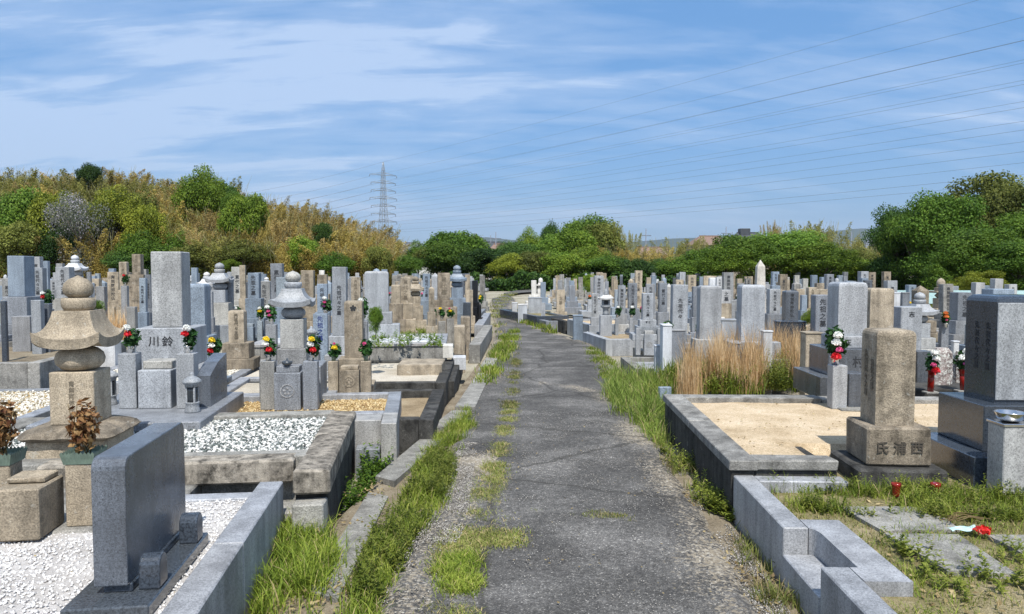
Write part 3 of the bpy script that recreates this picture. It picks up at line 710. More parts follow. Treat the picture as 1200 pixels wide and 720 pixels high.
# old five-ring tower
X, Y = frW(-2.315, 5.38, YL)
F = empty('foundation_slab', (X, Y, GZ), YL, 'worn grey concrete slab under the tan five-ring tower', 'slab')
for i in range(3): MB().box(-.44, .44, -.30, .30, 0, .40, .012, .006).put('slab_block', F, M['oldgrey'], loc=(-.45+.0+(i-0)*.0+(.89*(i-1)), -1.07, 0))
MB().box(-1.3, .9, -.765, .62, 0, .385, .01, .004).put('slab_block', F, M['concrete'], loc=(0, 0, 0))
t = empty('five_ring_tower', (X, Y, .25), YL, 'big old tan stone five-ring tower with wide flared roof, far left behind the white gravel', 'stone tower')
t.scale = (.92, .92, 1)
MB().box(-.27, .27, -.27, .27, 0, .24, .012, .004).put('base_stone', t, M['sand'])
# lotus-carved tier
vs = []; K = 48
for j, (rr, zz_) in enumerate(((.335, 0), (.36, .02), (.33, .05), (.25, .075), (.20, .08))):
    for k in range(K):
        a = 2*math.pi*k/K; q = 1/max(abs(math.cos(a)), abs(math.sin(a))); q = min(q, 1.30)
        pet = 1+.018*math.cos(a*12)*(1 if j in (1, 2) else 0); vs.append((rr*q*math.cos(a)*pet*.92, rr*q*math.sin(a)*pet*.92, zz_+(.005*math.cos(a*12) if j in (1, 2, 3) else 0)))
fs = [(j*K+k, j*K+(k+1) % K, (j+1)*K+(k+1) % K, (j+1)*K+k) for j in range(4) for k in range(K)]+[tuple(4*K+k for k in range(K)), tuple(range(K))[::-1]]
MB().add(vs, fs).put('lotus_tier', t, M['brown'], loc=(0, 0, .24))
gorinto(t, .32, .305, .355, M['sand'], '南無阿弥陀仏', wide=.76, roofh=.25, ball=1.06)
for u_, v_, lab in ((-1.775, 4.14, 'tan stone flower stand with green tin trough and dried flowers, beside the dark slab'), (-2.19, 4.16, 'tan stone flower stand with green tin trough and dried flowers at the left picture edge')):
    X, Y = frW(u_, v_, YL)
    s = empty('flower_stand', (X, Y, .262), YL, lab, 'flower stand')
    MB().box(-.068, .068, -.068, .068, 0, .33, .006, .002).put('stand_stone', s, M['sand'])
    b = MB(); K = 9; h = .085
    for sd in range(4):
        c, q = (1, 0, -1, 0)[sd], (0, 1, 0, -1)[sd]; pts = []
        for k in range(K*2+1):
            x = (-.085+.17*k/(K*2)); zt = .055+(.012 if k % 2 else 0); pts.append((x, zt))
        vs = [(x*c+.085*q*1, x*q-.085*c, zt) for x, zt in pts]+[(x*c*.86+.072*q, x*q*.86-.072*c, .0) for x, zt in pts]
        m_ = len(pts); b.add(vs, [(k, k+1, m_+k+1, m_+k) for k in range(m_-1)])
        vs = [(x*c*.9+.078*q, x*q*.9-.078*c, .055) for x, zt in pts]
    b.add([(-.08, -.08, .035), (.08, -.08, .035), (.08, .08, .035), (-.08, .08, .035)], [(0, 1, 2, 3)])
    b.put('tin_trough', s, M['green_tin'], loc=(0, 0, .33))
    v2, f2 = leafcloud(330, .075, .15, .16, .045, int(abs(u_)*100), .1)
    f2 = f2
    d = empty('dried_bouquet', (X, Y, .262+.36), YL, 'bunch of brown dried flowers in the '+('green trough beside the dark slab' if u_ > -2.0 else 'green trough at the left picture edge'), 'flowers')
    link('dry_petals', toned(npmesh('dry_petals', v2, f2)), d, mat=M['dead'])
    sb = MB()
    for k in range(9): sb.tube([(random.uniform(-.03, .03), random.uniform(-.03, .03), 0), (random.uniform(-.08, .08), random.uniform(-.05, .05), random.uniform(.15, .28))], .003, .002, 4)
    sb.put('stems', d, M['stalk'])
X, Y = frW(-1.99, 4.0, YL)
s = empty('incense_stand', (X, Y, .262), YL, 'blank tan stone incense box between two green-topped flower stands', 'incense box')
MB().box(-.105, .105, -.12, .15, 0, .26, .008, .002).put('box_stone', s, M['sand']); MB().box(-.09, .09, -.02, .13, .262, .29, .006, .002).put('lid_stone', s, M['sand'])
X, Y = frW(-1.94, 4.50, YL); t = link('white_cup', MB().lathe([(.028, 0), (.034, .05), (.036, .10), (.033, .10), (.03, .02)], 20).mesh('white_cup'), None, (X, Y, .25), mat=M['whitep']); tag(t, 'white cup on the slab behind the right green-topped flower stand', 'cup')

# plot B: mixed pebbles, stained curb
B = plot('old plot of grey and white pebbles with a thick stained stone rim', YL, -3.3, -.56, 4.96, 6.6, GZ, .38, .19, M['concrete'], .335, M['greygravel'], blk=1.45, sides='FBL', jit=.006)
BO = (-3.3-.56)/2, (4.96+6.6)/2
MB().box(-.11, .11, -.52, .52, 0, .16, .014, .01).put('rim_block', B, M['rim'], loc=(-.67-BO[0], 5.10-BO[1]+.0, .37))
MB().box(-.11, .11, -.46, .46, 0, .16, .014, .01).put('rim_block', B, M['rim'], loc=(-.672-BO[0], 6.09-BO[1], .365))
MB().box(-1.26, .3, -.09, .09, 0, .15, .014, .006).put('rim_block', B, M['rim'], loc=(-1.12-BO[0], 4.955-BO[1], .375))
MB().box(-.10, .10, -.95, .98, 0, .375, .01, .006).put('retaining_wall', B, M['stained'], loc=(-.672-BO[0], 5.60-BO[1], 0))
MB().box(-.17, .02, -.10, .12, 0, .335, .01, .006).put('corner_block', B, M['concrete'], loc=(-.60-BO[0], 4.60-BO[1], .0))
MB().box(-.2, .22, -.12, .12, -.1, .25, .01, .006).put('corner_block', B, M['oldgrey'], loc=(-.86-BO[0], 4.76-BO[1], .0))
pebbles('pebble_fill', B, -.95-.3, 1.17, -.64, .76, .345-GZ, 15000, .0165, M['pebmix'], 5)

# tomb of the tall grey pillar with engraved base
X, Y = frW(-2.38, 6.78, YL)
lab14 = 'tallest light grey gravestone left of the path, two engraved letters on its base'
Fd = tag(MB().box(-.62, .66, -.76, .70, 0, .56, .008).put('tomb_platform', None, M['mid'], loc=(X, Y, GZ), rz=YL), 'grey granite platform under the tallest left gravestone', 'platform')
tomb('gravestone', 177, 213, 295, 384, 6.95, .42, M['light'], lab14, base=None, tiers=[(.50, .36), (.74, .29)], dep=.28, basetext='川鈴', yaw=YL)
for px, py0, py1, lab, cols in ((147, 415, 486, 'left', ('whitef', 'red')), (215, 415, 486, 'right', ('whitef', 'red'))):
    xx, zt = V(px, py0, 6.30); s = tag(MB().box(-.073, .073, -.073, .073, 0, zt-.42, .005).put('flower_stand', None, M['light'], loc=(xx, 6.37, .421), rz=YL), lab+' square granite flower stand before the tallest left gravestone', 'flower stand')
    bouquet(xx, 6.37, zt-.004, cols, lab+' bouquet of white and red chrysanthemums before the tallest left gravestone', .9, YL, leaf='bleaf')
xx, zt = V(178, 425, 6.30)
s = empty('incense_stand', (xx, 6.42, .421), YL, 'blank faced granite incense box below the tallest left gravestone', 'incense box')
MB().box(-.135, .135, -.12, .20, 0, .33, .006).put('box_stone', s, M['light']); MB().box(-.12, .12, -.03, .18, .332, zt-.42, .006).put('lid_stone', s, M['light'])
for px, lab in ((243, 'right'),):
    xx, _ = V(px, 420, 6.6); b = MB()
    b.add([(-.06, -.36, 0), (.06, -.36, 0), (.06, .20, 0), (-.06, .20, 0), (-.06, -.36, .27), (.06, -.36, .27), (.06, .20, .41), (-.06, .20, .41), (-.06, -.1, .36), (.06, -.1, .36)],
          [(0, 3, 2, 1), (0, 1, 5, 4), (4, 5, 9, 8), (8, 9, 6, 7), (2, 3, 7, 6), (1, 2, 6, 9, 5), (0, 4, 8, 7, 3)])
    tag(b.put('wing_stone', None, M['darkg'], loc=(xx, 6.75, .421), rz=YL), 'polished sloping granite side wing right of the tallest left gravestone', 'wing stone')
def lantern(X, Y, z, label, sc=1.0, rz=0):
    t = empty('grave_lantern', (X, Y, z), rz, label, 'lantern'); t.scale = (sc,)*3
    MB().lathe([(.062, 0), (.064, .01), (.055, .035), (.052, .07), (.058, .08), (.058, .085)], 24).put('lantern_base', t, M['light'])
    g = MB().lathe([(.040, .085), (.042, .12), (.042, .18), (.040, .215)], 20).put('lamp_glass', t, M['glass'])
    b = MB()
    for k in range(4):
        a = math.pi/4+k*math.pi/2; b.box(.046*math.cos(a)-.007, .046*math.cos(a)+.007, .046*math.sin(a)-.007, .046*math.sin(a)+.007, .084, .216)
    b.put('lantern_posts', t, M['light'])
    MB().lathe([(.055, .215), (.058, .235), (.078, .25), (.080, .262), (.055, .285), (.03, .30), (.018, .305), (.022, .318), (.012, .332), (.002, .335)], 24).put('lantern_cap', t, M['light'])
xx, _ = V(228, 480, 6.2); lantern(xx, 6.16, .42, 'small round stone lantern before the right flower stand of the tallest left gravestone')
xx, _ = V(129, 480, 6.5); lantern(xx, 6.5, .42, 'small stone lantern between the tan five-ring tower and the tallest left gravestone')

# plot C: ochre gravel, grey granite curb with an entrance notch
Cc = plot('grey granite curbed plot of ochre gravel before the grey five-ring tower', YL, -3.0, -.20, 6.68, 7.86, GZ, .33, .13, M['curb'], .27, M['orangegravel'], blk=1.2, sides='FRB')
CO = (-3.0-.20)/2, (6.68+7.86)/2
MB().box(-.065, .065, -.24, .235, 0, .472, .006).put('curb_block', Cc, M['curb'], loc=(-.266-CO[0], 6.44-CO[1], -.0))
MB().box(-.14, .115, -.13, .145, 0, .462, .006).put('curb_block', Cc, M['curb'], loc=(-.452-CO[0], 6.53-CO[1], 0))
MB().box(-.10, .10, -.10, .08, 0, .26, .006).put('step_stone', Cc, M['curb'], loc=(-.44-CO[0], 6.30-CO[1], 0))
pebbles('ochre_pebbles', Cc, -1.2, 1.24, -.46, .46, .272-GZ, 5000, .013, M['pebochre'], 6)
# grey five-ring tower
xx, _ = V(341, 400, 7.55)
t = empty('five_ring_tower', (xx, 7.65, .28), YL, 'pale grey granite five-ring tower with flowers, left of the path', 'stone tower')
MB().box(-.30, .30, -.26, .26, 0, .36, .006).put('base_stone', t, M['mid'], loc=(0, 0, 0))
gorinto(t, .55-.02, .235, .30, M['light'], wide=.86, roofh=.19, ball=1.0)
MB().box(-.145, .145, -.145, .145, 0, .17, .006).put('base_stone', t, M['mid'], loc=(0, 0, .36))
for px, lab in ((311.5, 'left'), (362, 'right')):
    xx, zt = V(px, 424, 6.98); tag(MB().box(-.067, .067, -.067, .067, 0, zt-.28, .005).put('flower_stand', None, M['mid'], loc=(xx, 7.05, .28), rz=YL), lab+' flower stand before the pale grey five-ring tower', 'flower stand')
    bouquet(xx, 7.05, zt-.004, ('yellow', 'whitef', 'red'), lab+' bouquet of yellow, white and red flowers before the pale grey five-ring tower', .86, YL)
xx, zt = V(335, 430, 6.98); s = empty('incense_stand', (xx, 7.08, .28), YL, 'granite incense box with a round emblem before the pale grey five-ring tower', 'incense box')
incense_box(s, 0, 0, 0, .245, .24, zt-.28, M['mid'])
tag(MB().lathe([(.02, 0), (.045, .02), (.05, .045), (.03, .05), (.012, .055), (.01, .075), (.0, .078)], 20).put('incense_burner', None, M['navy'], loc=(xx, 7.02, zt+.001)), 'small dark bronze incense burner on the box before the pale grey five-ring tower', 'incense burner')

# plots D, E, F
YD = R(1.7)
D = plot('low plot of brown sand inside dark weathered walls, beyond the ochre gravel', YD, -2.0, -.54, 6.95, 8.75, GZ, .20, .14, M['stained'], .12, M['brownfill'], blk=1.1, sides='FRB', jit=.006)
MB().box(-.30, .25, -.12, .12, 0, .30, .01, .004).put('step_stone', D, M['palesand'] if False else M['beige'], loc=(.25, -.72, 0))
Ep = plot('wide plot of pale sand with a stained wall and steps, left of the path', YD, -3.3, -.54, 8.9, 11.2, GZ, .26, .13, M['stained'], .22, M['palesand'], blk=1.2, sides='FRB', jit=.006)
MB().box(-.30, .30, -.35, .35, 0, .50, .01, .004).put('step_stone', Ep, M['beige'], loc=(.98, .1, 0)); MB().box(-.30, .3, -.35, .35, 0, .33, .01, .004).put('step_stone', Ep, M['oldgrey'], loc=(.96, -.55, 0))
YF = R(4)
Fp = plot('raised tomb terrace paved with white slabs inside a dark front wall, left of the path', YF, -3.2, -.24, 11.45, 13.2, GZ, .49, .16, M['oldgrey'], .47, M['white'], blk=1.5, sides='FRBL', cap=.05, capm=M['curb'])
for i in range(5):
    for j in range(2): MB().box(-.24, .24, -.27, .27, 0, .03, .005, .003).put('white_slab', Fp, M['white'], loc=(-1.1+i*.52, -.35+j*.62, .61))
xx, _ = G(525, 417, .0)
for px, py0, py1, px1, Y, lab in ((519, 405, 420, 531, 10.9, 'upper small square white granite block at the path side of the paved terrace'), (530, 419, 434, 546, 11.2, 'lower white granite block beside the cracked path edge')):
    x0, zt = V(px, py0, Y); x1, zb = V(px1, py1, Y)
    tag(MB().box(-(x1-x0)/2, (x1-x0)/2, 0, .3, 0, zt-max(zb, GZ), .006).put('granite_block', None, M['white'], loc=((x0+x1)/2, Y, max(zb, GZ)), rz=YF), lab, 'stone block')

# graves of the left middle ground: (x0,x1,top,bottom,Y, material, label, options)
LT = [
 (8, 28, 300, 348, 12, 'blue', 'broad blank blue-grey gravestone, second from the left picture edge', dict(dep=.34, fl=[()], tm=M['mid'])),
 (38, 50, 314, 350, 15, 'light', 'narrow light grey gravestone right of the broad blank blue-grey one', dict(text=TX[0])),
 (38, 48, 301, 345, 18, 'light', 'light grey gravestone rising behind the narrow one near the left edge', dict(text=TX[1])),
 (49, 56, 306, 345, 19, 'blue', 'slim grey gravestone left of the tan tower, third row back', dict(text=TX[2])),
 (66, 82, 313, 350, 16, 'light', 'light grey lettered gravestone above the jewel of the tan tower', dict(text=TX[0])),
 (65, 73, 309, 340, 20, 'mid', 'small grey gravestone behind the lettered one left of the tan tower tip', {}),
 (102, 107, 319, 352, 17, 'mid', 'thin grey gravestone just right of the tan tower tip', {}),
 (128, 135, 315, 345, 23, 'blue', 'blue-grey gravestone alone in front of the wood, left', {}),
 (140, 149, 307, 340, 20, 'beige', 'slender beige gravestone on a tall base, left middle', dict(text=TX[3], ptop='soft')),
 (154, 164, 298, 322, 19, 'brown', 'tall tan gravestone on a high stepped pedestal left of the tallest one', dict(text=TX[2], tiers=[(.42, .30), (.52, .6), (.8, .4), (1.1, .3)], dep=.24)),
 (162, 170, 326, 366, 12.5, 'blue', 'narrow blue-grey lettered gravestone just left of the tallest one', dict(text=TX[0])),
 (171, 178, 322, 362, 13, 'mid', 'grey lettered gravestone touching the left edge of the tallest one', dict(text=TX[1])),
 (215, 240, 333, 394, 8.6, 'blue', 'blank grey gravestone half behind the tallest one', dict(dep=.26, ptop='soft')),
 (224, 231, 314, 345, 21, 'blue', 'small blue-grey gravestone right of the top of the tallest one', {}),
 (258, 271, 324, 372, 13.8, 'mid', 'grey gravestone right of the second five-ring tower', dict(text=TX[0])),
 (281, 288, 311, 350, 20, 'beige', 'thin beige gravestone rising behind the twin lettered one', dict()),
 (290, 303, 320, 350, 14.5, 'blue', 'blue-grey two-column gravestone behind the rough tan stone', dict(text='先祖之墓', fl=[('whitef', 'yellow')], box=True)),
 (268, 286, 364, 402, 10.2, 'beige', 'short rough tan gravestone on two old tiers in the open plot', dict(ptop='soft', text=TX[0], tm=M['brown'], tiers=[(.36, .22), (.50, .15)], jit=.004)),
 (318, 332, 309, 352, 14, 'mid', 'tall grey gravestone behind the tip of the pale five-ring tower', dict(text=TX[3])),
 (324, 337, 325, 360, 12.2, 'blue', 'plain blue-grey gravestone left of the tip of the pale five-ring tower', dict()),
 (352, 367, 317, 358, 15, 'beige', 'broad tan gravestone right of the tip of the pale five-ring tower', dict(text=TX[1])),
 (373, 384, 322, 345, 14, 'beige', 'pinkish tan gravestone behind the one with a blue tablet', dict(text=TX[3])),
 (372, 384, 333, 366, 11.4, 'blue', 'blue-grey lettered gravestone with a pot of pink and white flowers', dict(text='先祖之墓')),
 (388, 405, 313, 394, 9.8, 'light', 'tall light grey gravestone with a single column of letters behind the tan one', dict(text='先祖代々之墓', dep=.24, tsz=.34)),
 (411, 422, 325, 358, 14, 'beige', 'beige lettered gravestone left of the broad rounded grey slab', dict(text=TX[2])),
 (427, 455, 318, 366, 12.2, 'light', 'broad blank light grey slab with softly rounded top, left of the green patch', dict(ptop='soft', dep=.2, tiers=[(.5, .2), (.75, .25)])),
 (469, 481, 325, 356, 15.5, 'beige', 'tan gravestone with rounded shoulders beside the heap of little old stones', dict(ptop='soft', text=TX[3])),
 (458, 469, 334, 356, 15.2, 'beige', 'wide short tan stone at the left of the heap of little old stones', dict(ptop='soft', tm=M['brown'])),
 (495, 504, 321, 352, 17, 'blue', 'slim blue-grey gravestone between tan stones left of the path', dict(text=TX[0])),
 (502, 509, 336, 366, 14.5, 'beige', 'small beige gravestone behind the flower altar left of the path', dict(text='先祖之墓', ptop='pyramid')),
 (512, 527, 320, 352, 16.5, 'brown', 'broad weathered brown gravestone with large letters left of the path', dict(text='累代墓', dep=.22, tiers=[(.42, .15), (.6, .5)])),
 (553, 560, 329, 354, 21, 'black', 'black polished gravestone with yellow flowers left of the path bend', dict(fl=[('yellow', 'yellow')], box=True, foff=.25)),
 (196, 204, 352, 380, 12, 'mid', 'grey stone hidden behind the tallest gravestone', dict()),
 (243, 249, 342, 372, 13, 'mid', 'narrow grey stone beside the cube of the second five-ring tower', dict()),
 (447, 454, 316, 345, 18, 'blue', 'slim grey gravestone rising behind the broad rounded slab', {}),
 (459, 468, 323, 350, 20, 'oldgrey', 'worn grey gravestone left of the heap of little stones', {}),
 (545, 551, 322, 346, 24, 'beige', 'narrow beige gravestone behind the black polished one', {}),
 (562, 568, 323, 345, 27, 'oldgrey', 'pale tan gravestone right of the black polished one', {}),
]
for x0, x1, tp, bt, Y, m, lab, kw in LT: tomb('gravestone', x0, x1, tp, bt, Y, .15, M[m], lab, **kw).rotation_euler.rotate_axis('Y', random.uniform(-.012, .012))
def gor(px, top, Y, w, m, lab, yaw=None, z0=.2, box=False, col=None):
    xx, zt = V(px, top, Y); Htop = w*(.52+.72+.28+.48); cube = w*.95; base = zt-z0-Htop-cube
    t = empty('five_ring_tower', (xx, Y+w/2, z0), yaw if yaw is not None else (YL if xx < -.5 else YR), lab, 'stone tower')
    n = 2 if base > .35 else 1
    for i in range(n): MB().box(-w*(.75+.35*(n-1-i)), w*(.75+.35*(n-1-i)), -w*(.7+.3*(n-1-i)), w*(.7+.3*(n-1-i)), 0, base/n, .006).put('base_stone', t, M[m], loc=(0, 0, i*base/n))
    gorinto(t, base, w, cube, M[m]); return t
gor(254, 308, 13.6, .25, 'light', 'light grey five-ring tower behind the blank stone right of the tallest gravestone')
gor(84, 299, 19.5, .28, 'white', 'whitish five-ring tower with a round cap above the tan tower')
gor(240, 319, 16, .20, 'white', 'small whitish five-ring tower left of the light grey one')
gor(486, 324, 16.2, .22, 'beige', 'tan five-ring tower right of the heap of little old stones')
gor(535, 311, 18, .27, 'blue', 'blue-grey five-ring tower beside the broad brown gravestone')
gor(440, 315, 17, .24, 'blue', 'blue-grey five-ring tower behind the broad rounded slab')
gor(311, 325, 19, .17, 'white', 'tiny white five-ring tower between grey stones left of the pale tower')
gor(543, 322, 27, .25, 'mid', 'grey five-ring tower beyond the blue-grey one')
# tan stone with plum crest
tomb('gravestone', 403, 425, 353, 420, 8.5, .24, M['beige'], 'tan gravestone with a small plum crest at its top, left of the path', dep=.22, ptop='soft', tiers=[(.34, .30), (.46, .20)])
xx, zt = V(411, 361.5, 8.495); t = [o for o in bpy.data.objects if o.get('label', '').startswith('tan gravestone with a small plum')][0]
b = MB()
for k in range(6):
    a = math.pi/2+2*math.pi*k/5; r0 = .024 if k < 5 else 0; q = .013
    b.add([(r0*math.cos(a)+q*math.cos(2*math.pi*i/10), -.003, r0*math.sin(a)+q*math.sin(2*math.pi*i/10)) for i in range(10)], [tuple(range(10))])
b.put('plum_crest', t, M['ink'], loc=(-.0, -.111, zt-.24))
for px, lab, cols in ((389, 'left', ('pink', 'yellow')), (427.5, 'right', ('pink',))):
    xx, zt = V(px, 424, 8.02); tag(MB().box(-.055, .055, -.055, .055, 0, zt-.26, .005, .002).put('flower_stand', None, M['beige'], loc=(xx, 8.09, .26), rz=YL), lab+' tan flower stand before the plum-crested gravestone', 'flower stand')
    bouquet(xx, 8.09, zt-.004, cols, lab+' bouquet before the plum-crested gravestone', .8, YL, leaf='bleaf', vase='green_tin')
xx, zt = V(407.5, 430, 8.02); s = empty('incense_stand', (xx, 8.12, .26), YL, 'tan incense box with a flower emblem before the plum-crested gravestone', 'incense box'); incense_box(s, 0, 0, 0, .215, .2, zt-.26, M['beige'])
# stones on the left edge: polished boxes and walls
for x0, x1, tp, bt, Y, m, lab in ((0, 8, 353, 420, 9.6, 'navy', 'polished dark stone cut by the left picture edge'), (36, 48, 352, 392, 10.5, 'light', 'light grey square flower stand left of the tan tower roof'),
     (48, 58, 356, 390, 10.7, 'darkg', 'dark grey incense box left of the tan tower roof'), (14, 35, 371, 400, 10.8, 'mid', 'plain grey base block at the left edge'), (112, 134, 398, 412, 10.5, 'white', 'pale flat granite block right of the tan tower roof'),
     (148, 158, 360, 372, 14, 'mid', 'small grey flower block left of the tallest stone'), (112, 122, 336, 352, 19, 'mid', 'grey stone block behind the dry grass tuft')):
    xa, zt = V(x0, tp, Y); xb, zb = V(x1, bt, Y); o = MB().box(-(xb-xa)/2, (xb-xa)/2, 0, (xb-xa)*.9, 0, zt-GZ, .006).put('stone_block', None, M[m], loc=((xa+xb)/2, Y, GZ), rz=YL); tag(o, lab, 'stone block')
for k, (a, b_, u0, u1, v0, v1, z1, fm, fz, lab) in enumerate((
     (0, 0, -7.2, -3.66, 6.3, 9.3, .22, 'orangegravel', .20, 'low grey curbed plot of ochre gravel behind the tan tower'),
     (0, 0, -9.5, -4.55, 9.5, 12.5, .50, 'soil', .42, 'grey walled plot at the left picture edge'),
     (0, 0, -4.3, -2.3, 9.4, 12.2, .26, 'pebcream', .24, 'cream pebble plot behind the tallest left gravestone'),
     (0, 0, -2.2, -.9, 8.0, 9.4, .30, 'palesand', .26, 'narrow grey curbed plot of pale sand beside the rough tan stone'),)):
    fm_ = M[fm] if fm != 'pebcream' else M['palesand']
    p_ = plot(lab, YL, u0, u1, v0, v1, GZ, z1, .14, M['curb' if k != 1 else 'oldgrey'], fz, fm_, blk=1.2, sides='FRBL')
    if k in (0, 2): pebbles('cream_pebbles', p_, -(u1-u0)/2+.15, (u1-u0)/2-.15, -(v1-v0)/2+.15, (v1-v0)/2-.15, fz+.004-GZ, 9000, .017, M['pebcream'], 11+k)
# flower altar left of the path
t = empty('flower_altar', (*V(518, 390, 15.2)[:1], 15.2, .1), YL, 'row of three grey stone flower posts before the broad brown gravestone', 'flower altar')
for k, dx in enumerate((-.17, 0, .17)): MB().box(-.075, .075, -.075, .075, 0, .52-(.05 if k == 1 else 0), .006, .004).put('stone_post', t, M['oldgrey'], loc=(dx, 0, 0))
MB().box(-.33, -.25, -.2, .1, 0, .30, .006).put('side_stone', t, M['oldgrey']); MB().box(.25, .36, -.2, .1, 0, .36, .006).put('side_stone', t, M['stained'])
for k, dx in enumerate((-.17, .0, .17)):
    bouquet(t.location.x+dx, 15.2, .61, (('pink',), ('yellow',), ('pink', 'yellow'))[k], ('left', 'middle', 'right')[k]+' bunch of flowers on the grey stone flower posts', .9)
for px, Y, cols, lab in ((381, 11, ('whitef', 'pink', 'purple'), 'pot of white and pink flowers before the blue-lettered tablet'), (318, 10.5, ('whitef', 'pink', 'pink'), 'white and pink potted orchids left of the pale five-ring tower'),
     (248, 8.0, ('yellow', 'whitef', 'red'), 'yellow, white and red bouquet right of the tallest gravestone'), (55, 11.5, ('whitef', 'red'), 'red and white bouquet left of the tan tower roof'),
     (146, 18, ('red',), 'red flowers before the slender beige gravestone'), (424, 9.0, ('whitef', 'purple'), 'white and purple flowers behind the plum-crested gravestone')):
    pt = {381: 348, 318: 358, 248: 396, 55: 342, 146: 322, 424: 350}[px]; xx, zt = V(px, pt, Y)
    bouquet(xx, Y, zt-.27, cols, lab)
    tag(MB().box(-.07, .07, -.07, .07, 0, zt-.272-GZ, .005).put('flower_stand', None, M['mid'], loc=(xx, Y, GZ), rz=YL), 'grey flower stand holding the '+lab, 'flower stand')
xx, zt = V(375, 368, 10.6); t = tag(MB().box(-.10, .10, 0, .09, 0, zt-GZ, .006).put('name_tablet', None, M['blue'], loc=(xx, 10.6, GZ), rz=YL), 'upright blue-grey tablet with dark blue letters beside the tall lettered gravestone', 'tablet')
letters(t, '先祖之墓', .085, 0, -.002, zt-GZ-.21, True, 'inkblue')
xx, _ = V(365, 400, 9.6); lantern(xx, 9.6, .55, 'dark little lantern between the pale five-ring tower and the plum-crested gravestone'); tag(MB().box(-.1, .1, -.1, .1, 0, .69, .006).put('lantern_post', None, M['mid'], loc=(xx, 9.6, GZ), rz=YL), 'grey post under the dark little lantern', 'post')
# heap of little old stones
rr = random.Random(3)
for k in range(34):
    row = k//9; px = 462+rr.uniform(0, 26)*(1-.12*row)+row*1.5; tp = 349-row*8-rr.uniform(0, 5); Y = 18+row*.5
    xx, zt = V(px, tp, Y); w = rr.uniform(.10, .16); h = .38
    o = link('memorial_stone', pillar_mesh(w, w*.8, h, rr.choice(('flat', 'round', 'soft')), .006, .004), None, (xx, Y, zt-h), YL+rr.uniform(-.15, .15), mat=M[rr.choice(('beige', 'oldgrey', 'brown', 'sand'))])
    tag(o, 'one of the small weathered old gravestones piled in the stepped heap left of the path', 'gravestone', 'little old gravestones in the stepped heap')
for row in range(4):
    xx, zt = V(475, 349-row*8+14, 18+row*.5); b = MB().box(-.36+.04*row, .36-.04*row, -.12, .35, 0, max(.1, zt-GZ-.02), .01, .004); o = b.put('heap_tier', None, M['brown'], loc=(xx, 18+row*.5, GZ), rz=YL)
    tag(o, ('lowest', 'second', 'third', 'topmost')[row]+' brown stone tier under the heap of little old gravestones', 'stone tier')

# old curbs and stones along the left path edge
LE = [(532, 545, 383, 404, 12.6, 'beige', 'small tan stone post at the corner of the paved terrace'), (540, 551, 372, 392, 14.5, 'brown', 'low weathered stone post left of the path'),
      (543, 552, 355, 384, 17.5, 'navy', 'dark upright slab end left of the path bend')]
for x0, x1, tp, bt, Y, m, lab in LE:
    xa, zt = V(x0, tp, Y); xb, zb = V(x1, bt, Y); tag(MB().box(-(xb-xa)/2, (xb-xa)/2, 0, .5, 0, zt-GZ, .008, .004).put('stone_block', None, M[m], loc=((xa+xb)/2, Y, GZ), rz=YF), lab, 'stone block')
for k, (x0, y0, x1, y1, z, w, m, lab) in enumerate(((525, 447, 541, 404, .18, .16, 'stained', 'black stained curb wall stepping up beside the concrete gutter'), (556, 404, 572, 381, .22, .22, 'oldgrey', 'raised grey curb on a dark footing left of the path'),
      (561, 381, 571, 367, .25, .22, 'curb', 'pale granite curb at the path bend, left'), (554, 372, 566, 362, .28, .2, 'mid', 'grey block curb nearest the black gravestone'))):
    a, b_ = G(x0, y0, z), G(x1, y1, z); L = math.hypot(b_[0]-a[0], b_[1]-a[1]); yw = math.atan2(-(b_[0]-a[0]), b_[1]-a[1])
    t = empty('curb_wall', ((a[0]+b_[0])/2, (a[1]+b_[1])/2, GZ), yw, lab, 'curb'); n = max(2, round(L/1.2))
    for i in range(n): MB().box(-w/2, w/2, -L/n/2+.003, L/n/2-.003, 0, z-GZ, .008, .003).put('curb_block', t, M[m], loc=(0, -L/2+(i+.5)*L/n, 0))
# concrete gutter slabs
GS = [((533, 478), (557, 478), (575, 438), (560, 438)), ((500, 505), (530, 500), (553, 482), (530, 482)), ((440, 560), (462, 566), (525, 512), (497, 512)), ((560, 434), (577, 434), (583, 420), (570, 420)), ((360, 690), (396, 700), (455, 580), (432, 575))]
for k, q in enumerate(GS):
    pts = [G(x, y, .0) for x, y in q]; cx_, cy_ = sum(p[0] for p in pts)/4, sum(p[1] for p in pts)/4
    o = MB().prism([(p[0]-cx_, p[1]-cy_) for p in pts], -.12, .012 if k != 4 else -.01).put('gutter_slab', None, M['concrete'], loc=(cx_, cy_, 0))
    tag(o, ('flat concrete gutter slab with grass edge, below the far white granite block', 'short concrete gutter slab right of the granite curb notch', 'long tilted concrete gutter slab beside the pebble plot', 'farthest concrete gutter slab left of the path', 'concrete gutter slab half under grass nearest the camera')[k], 'gutter slab')
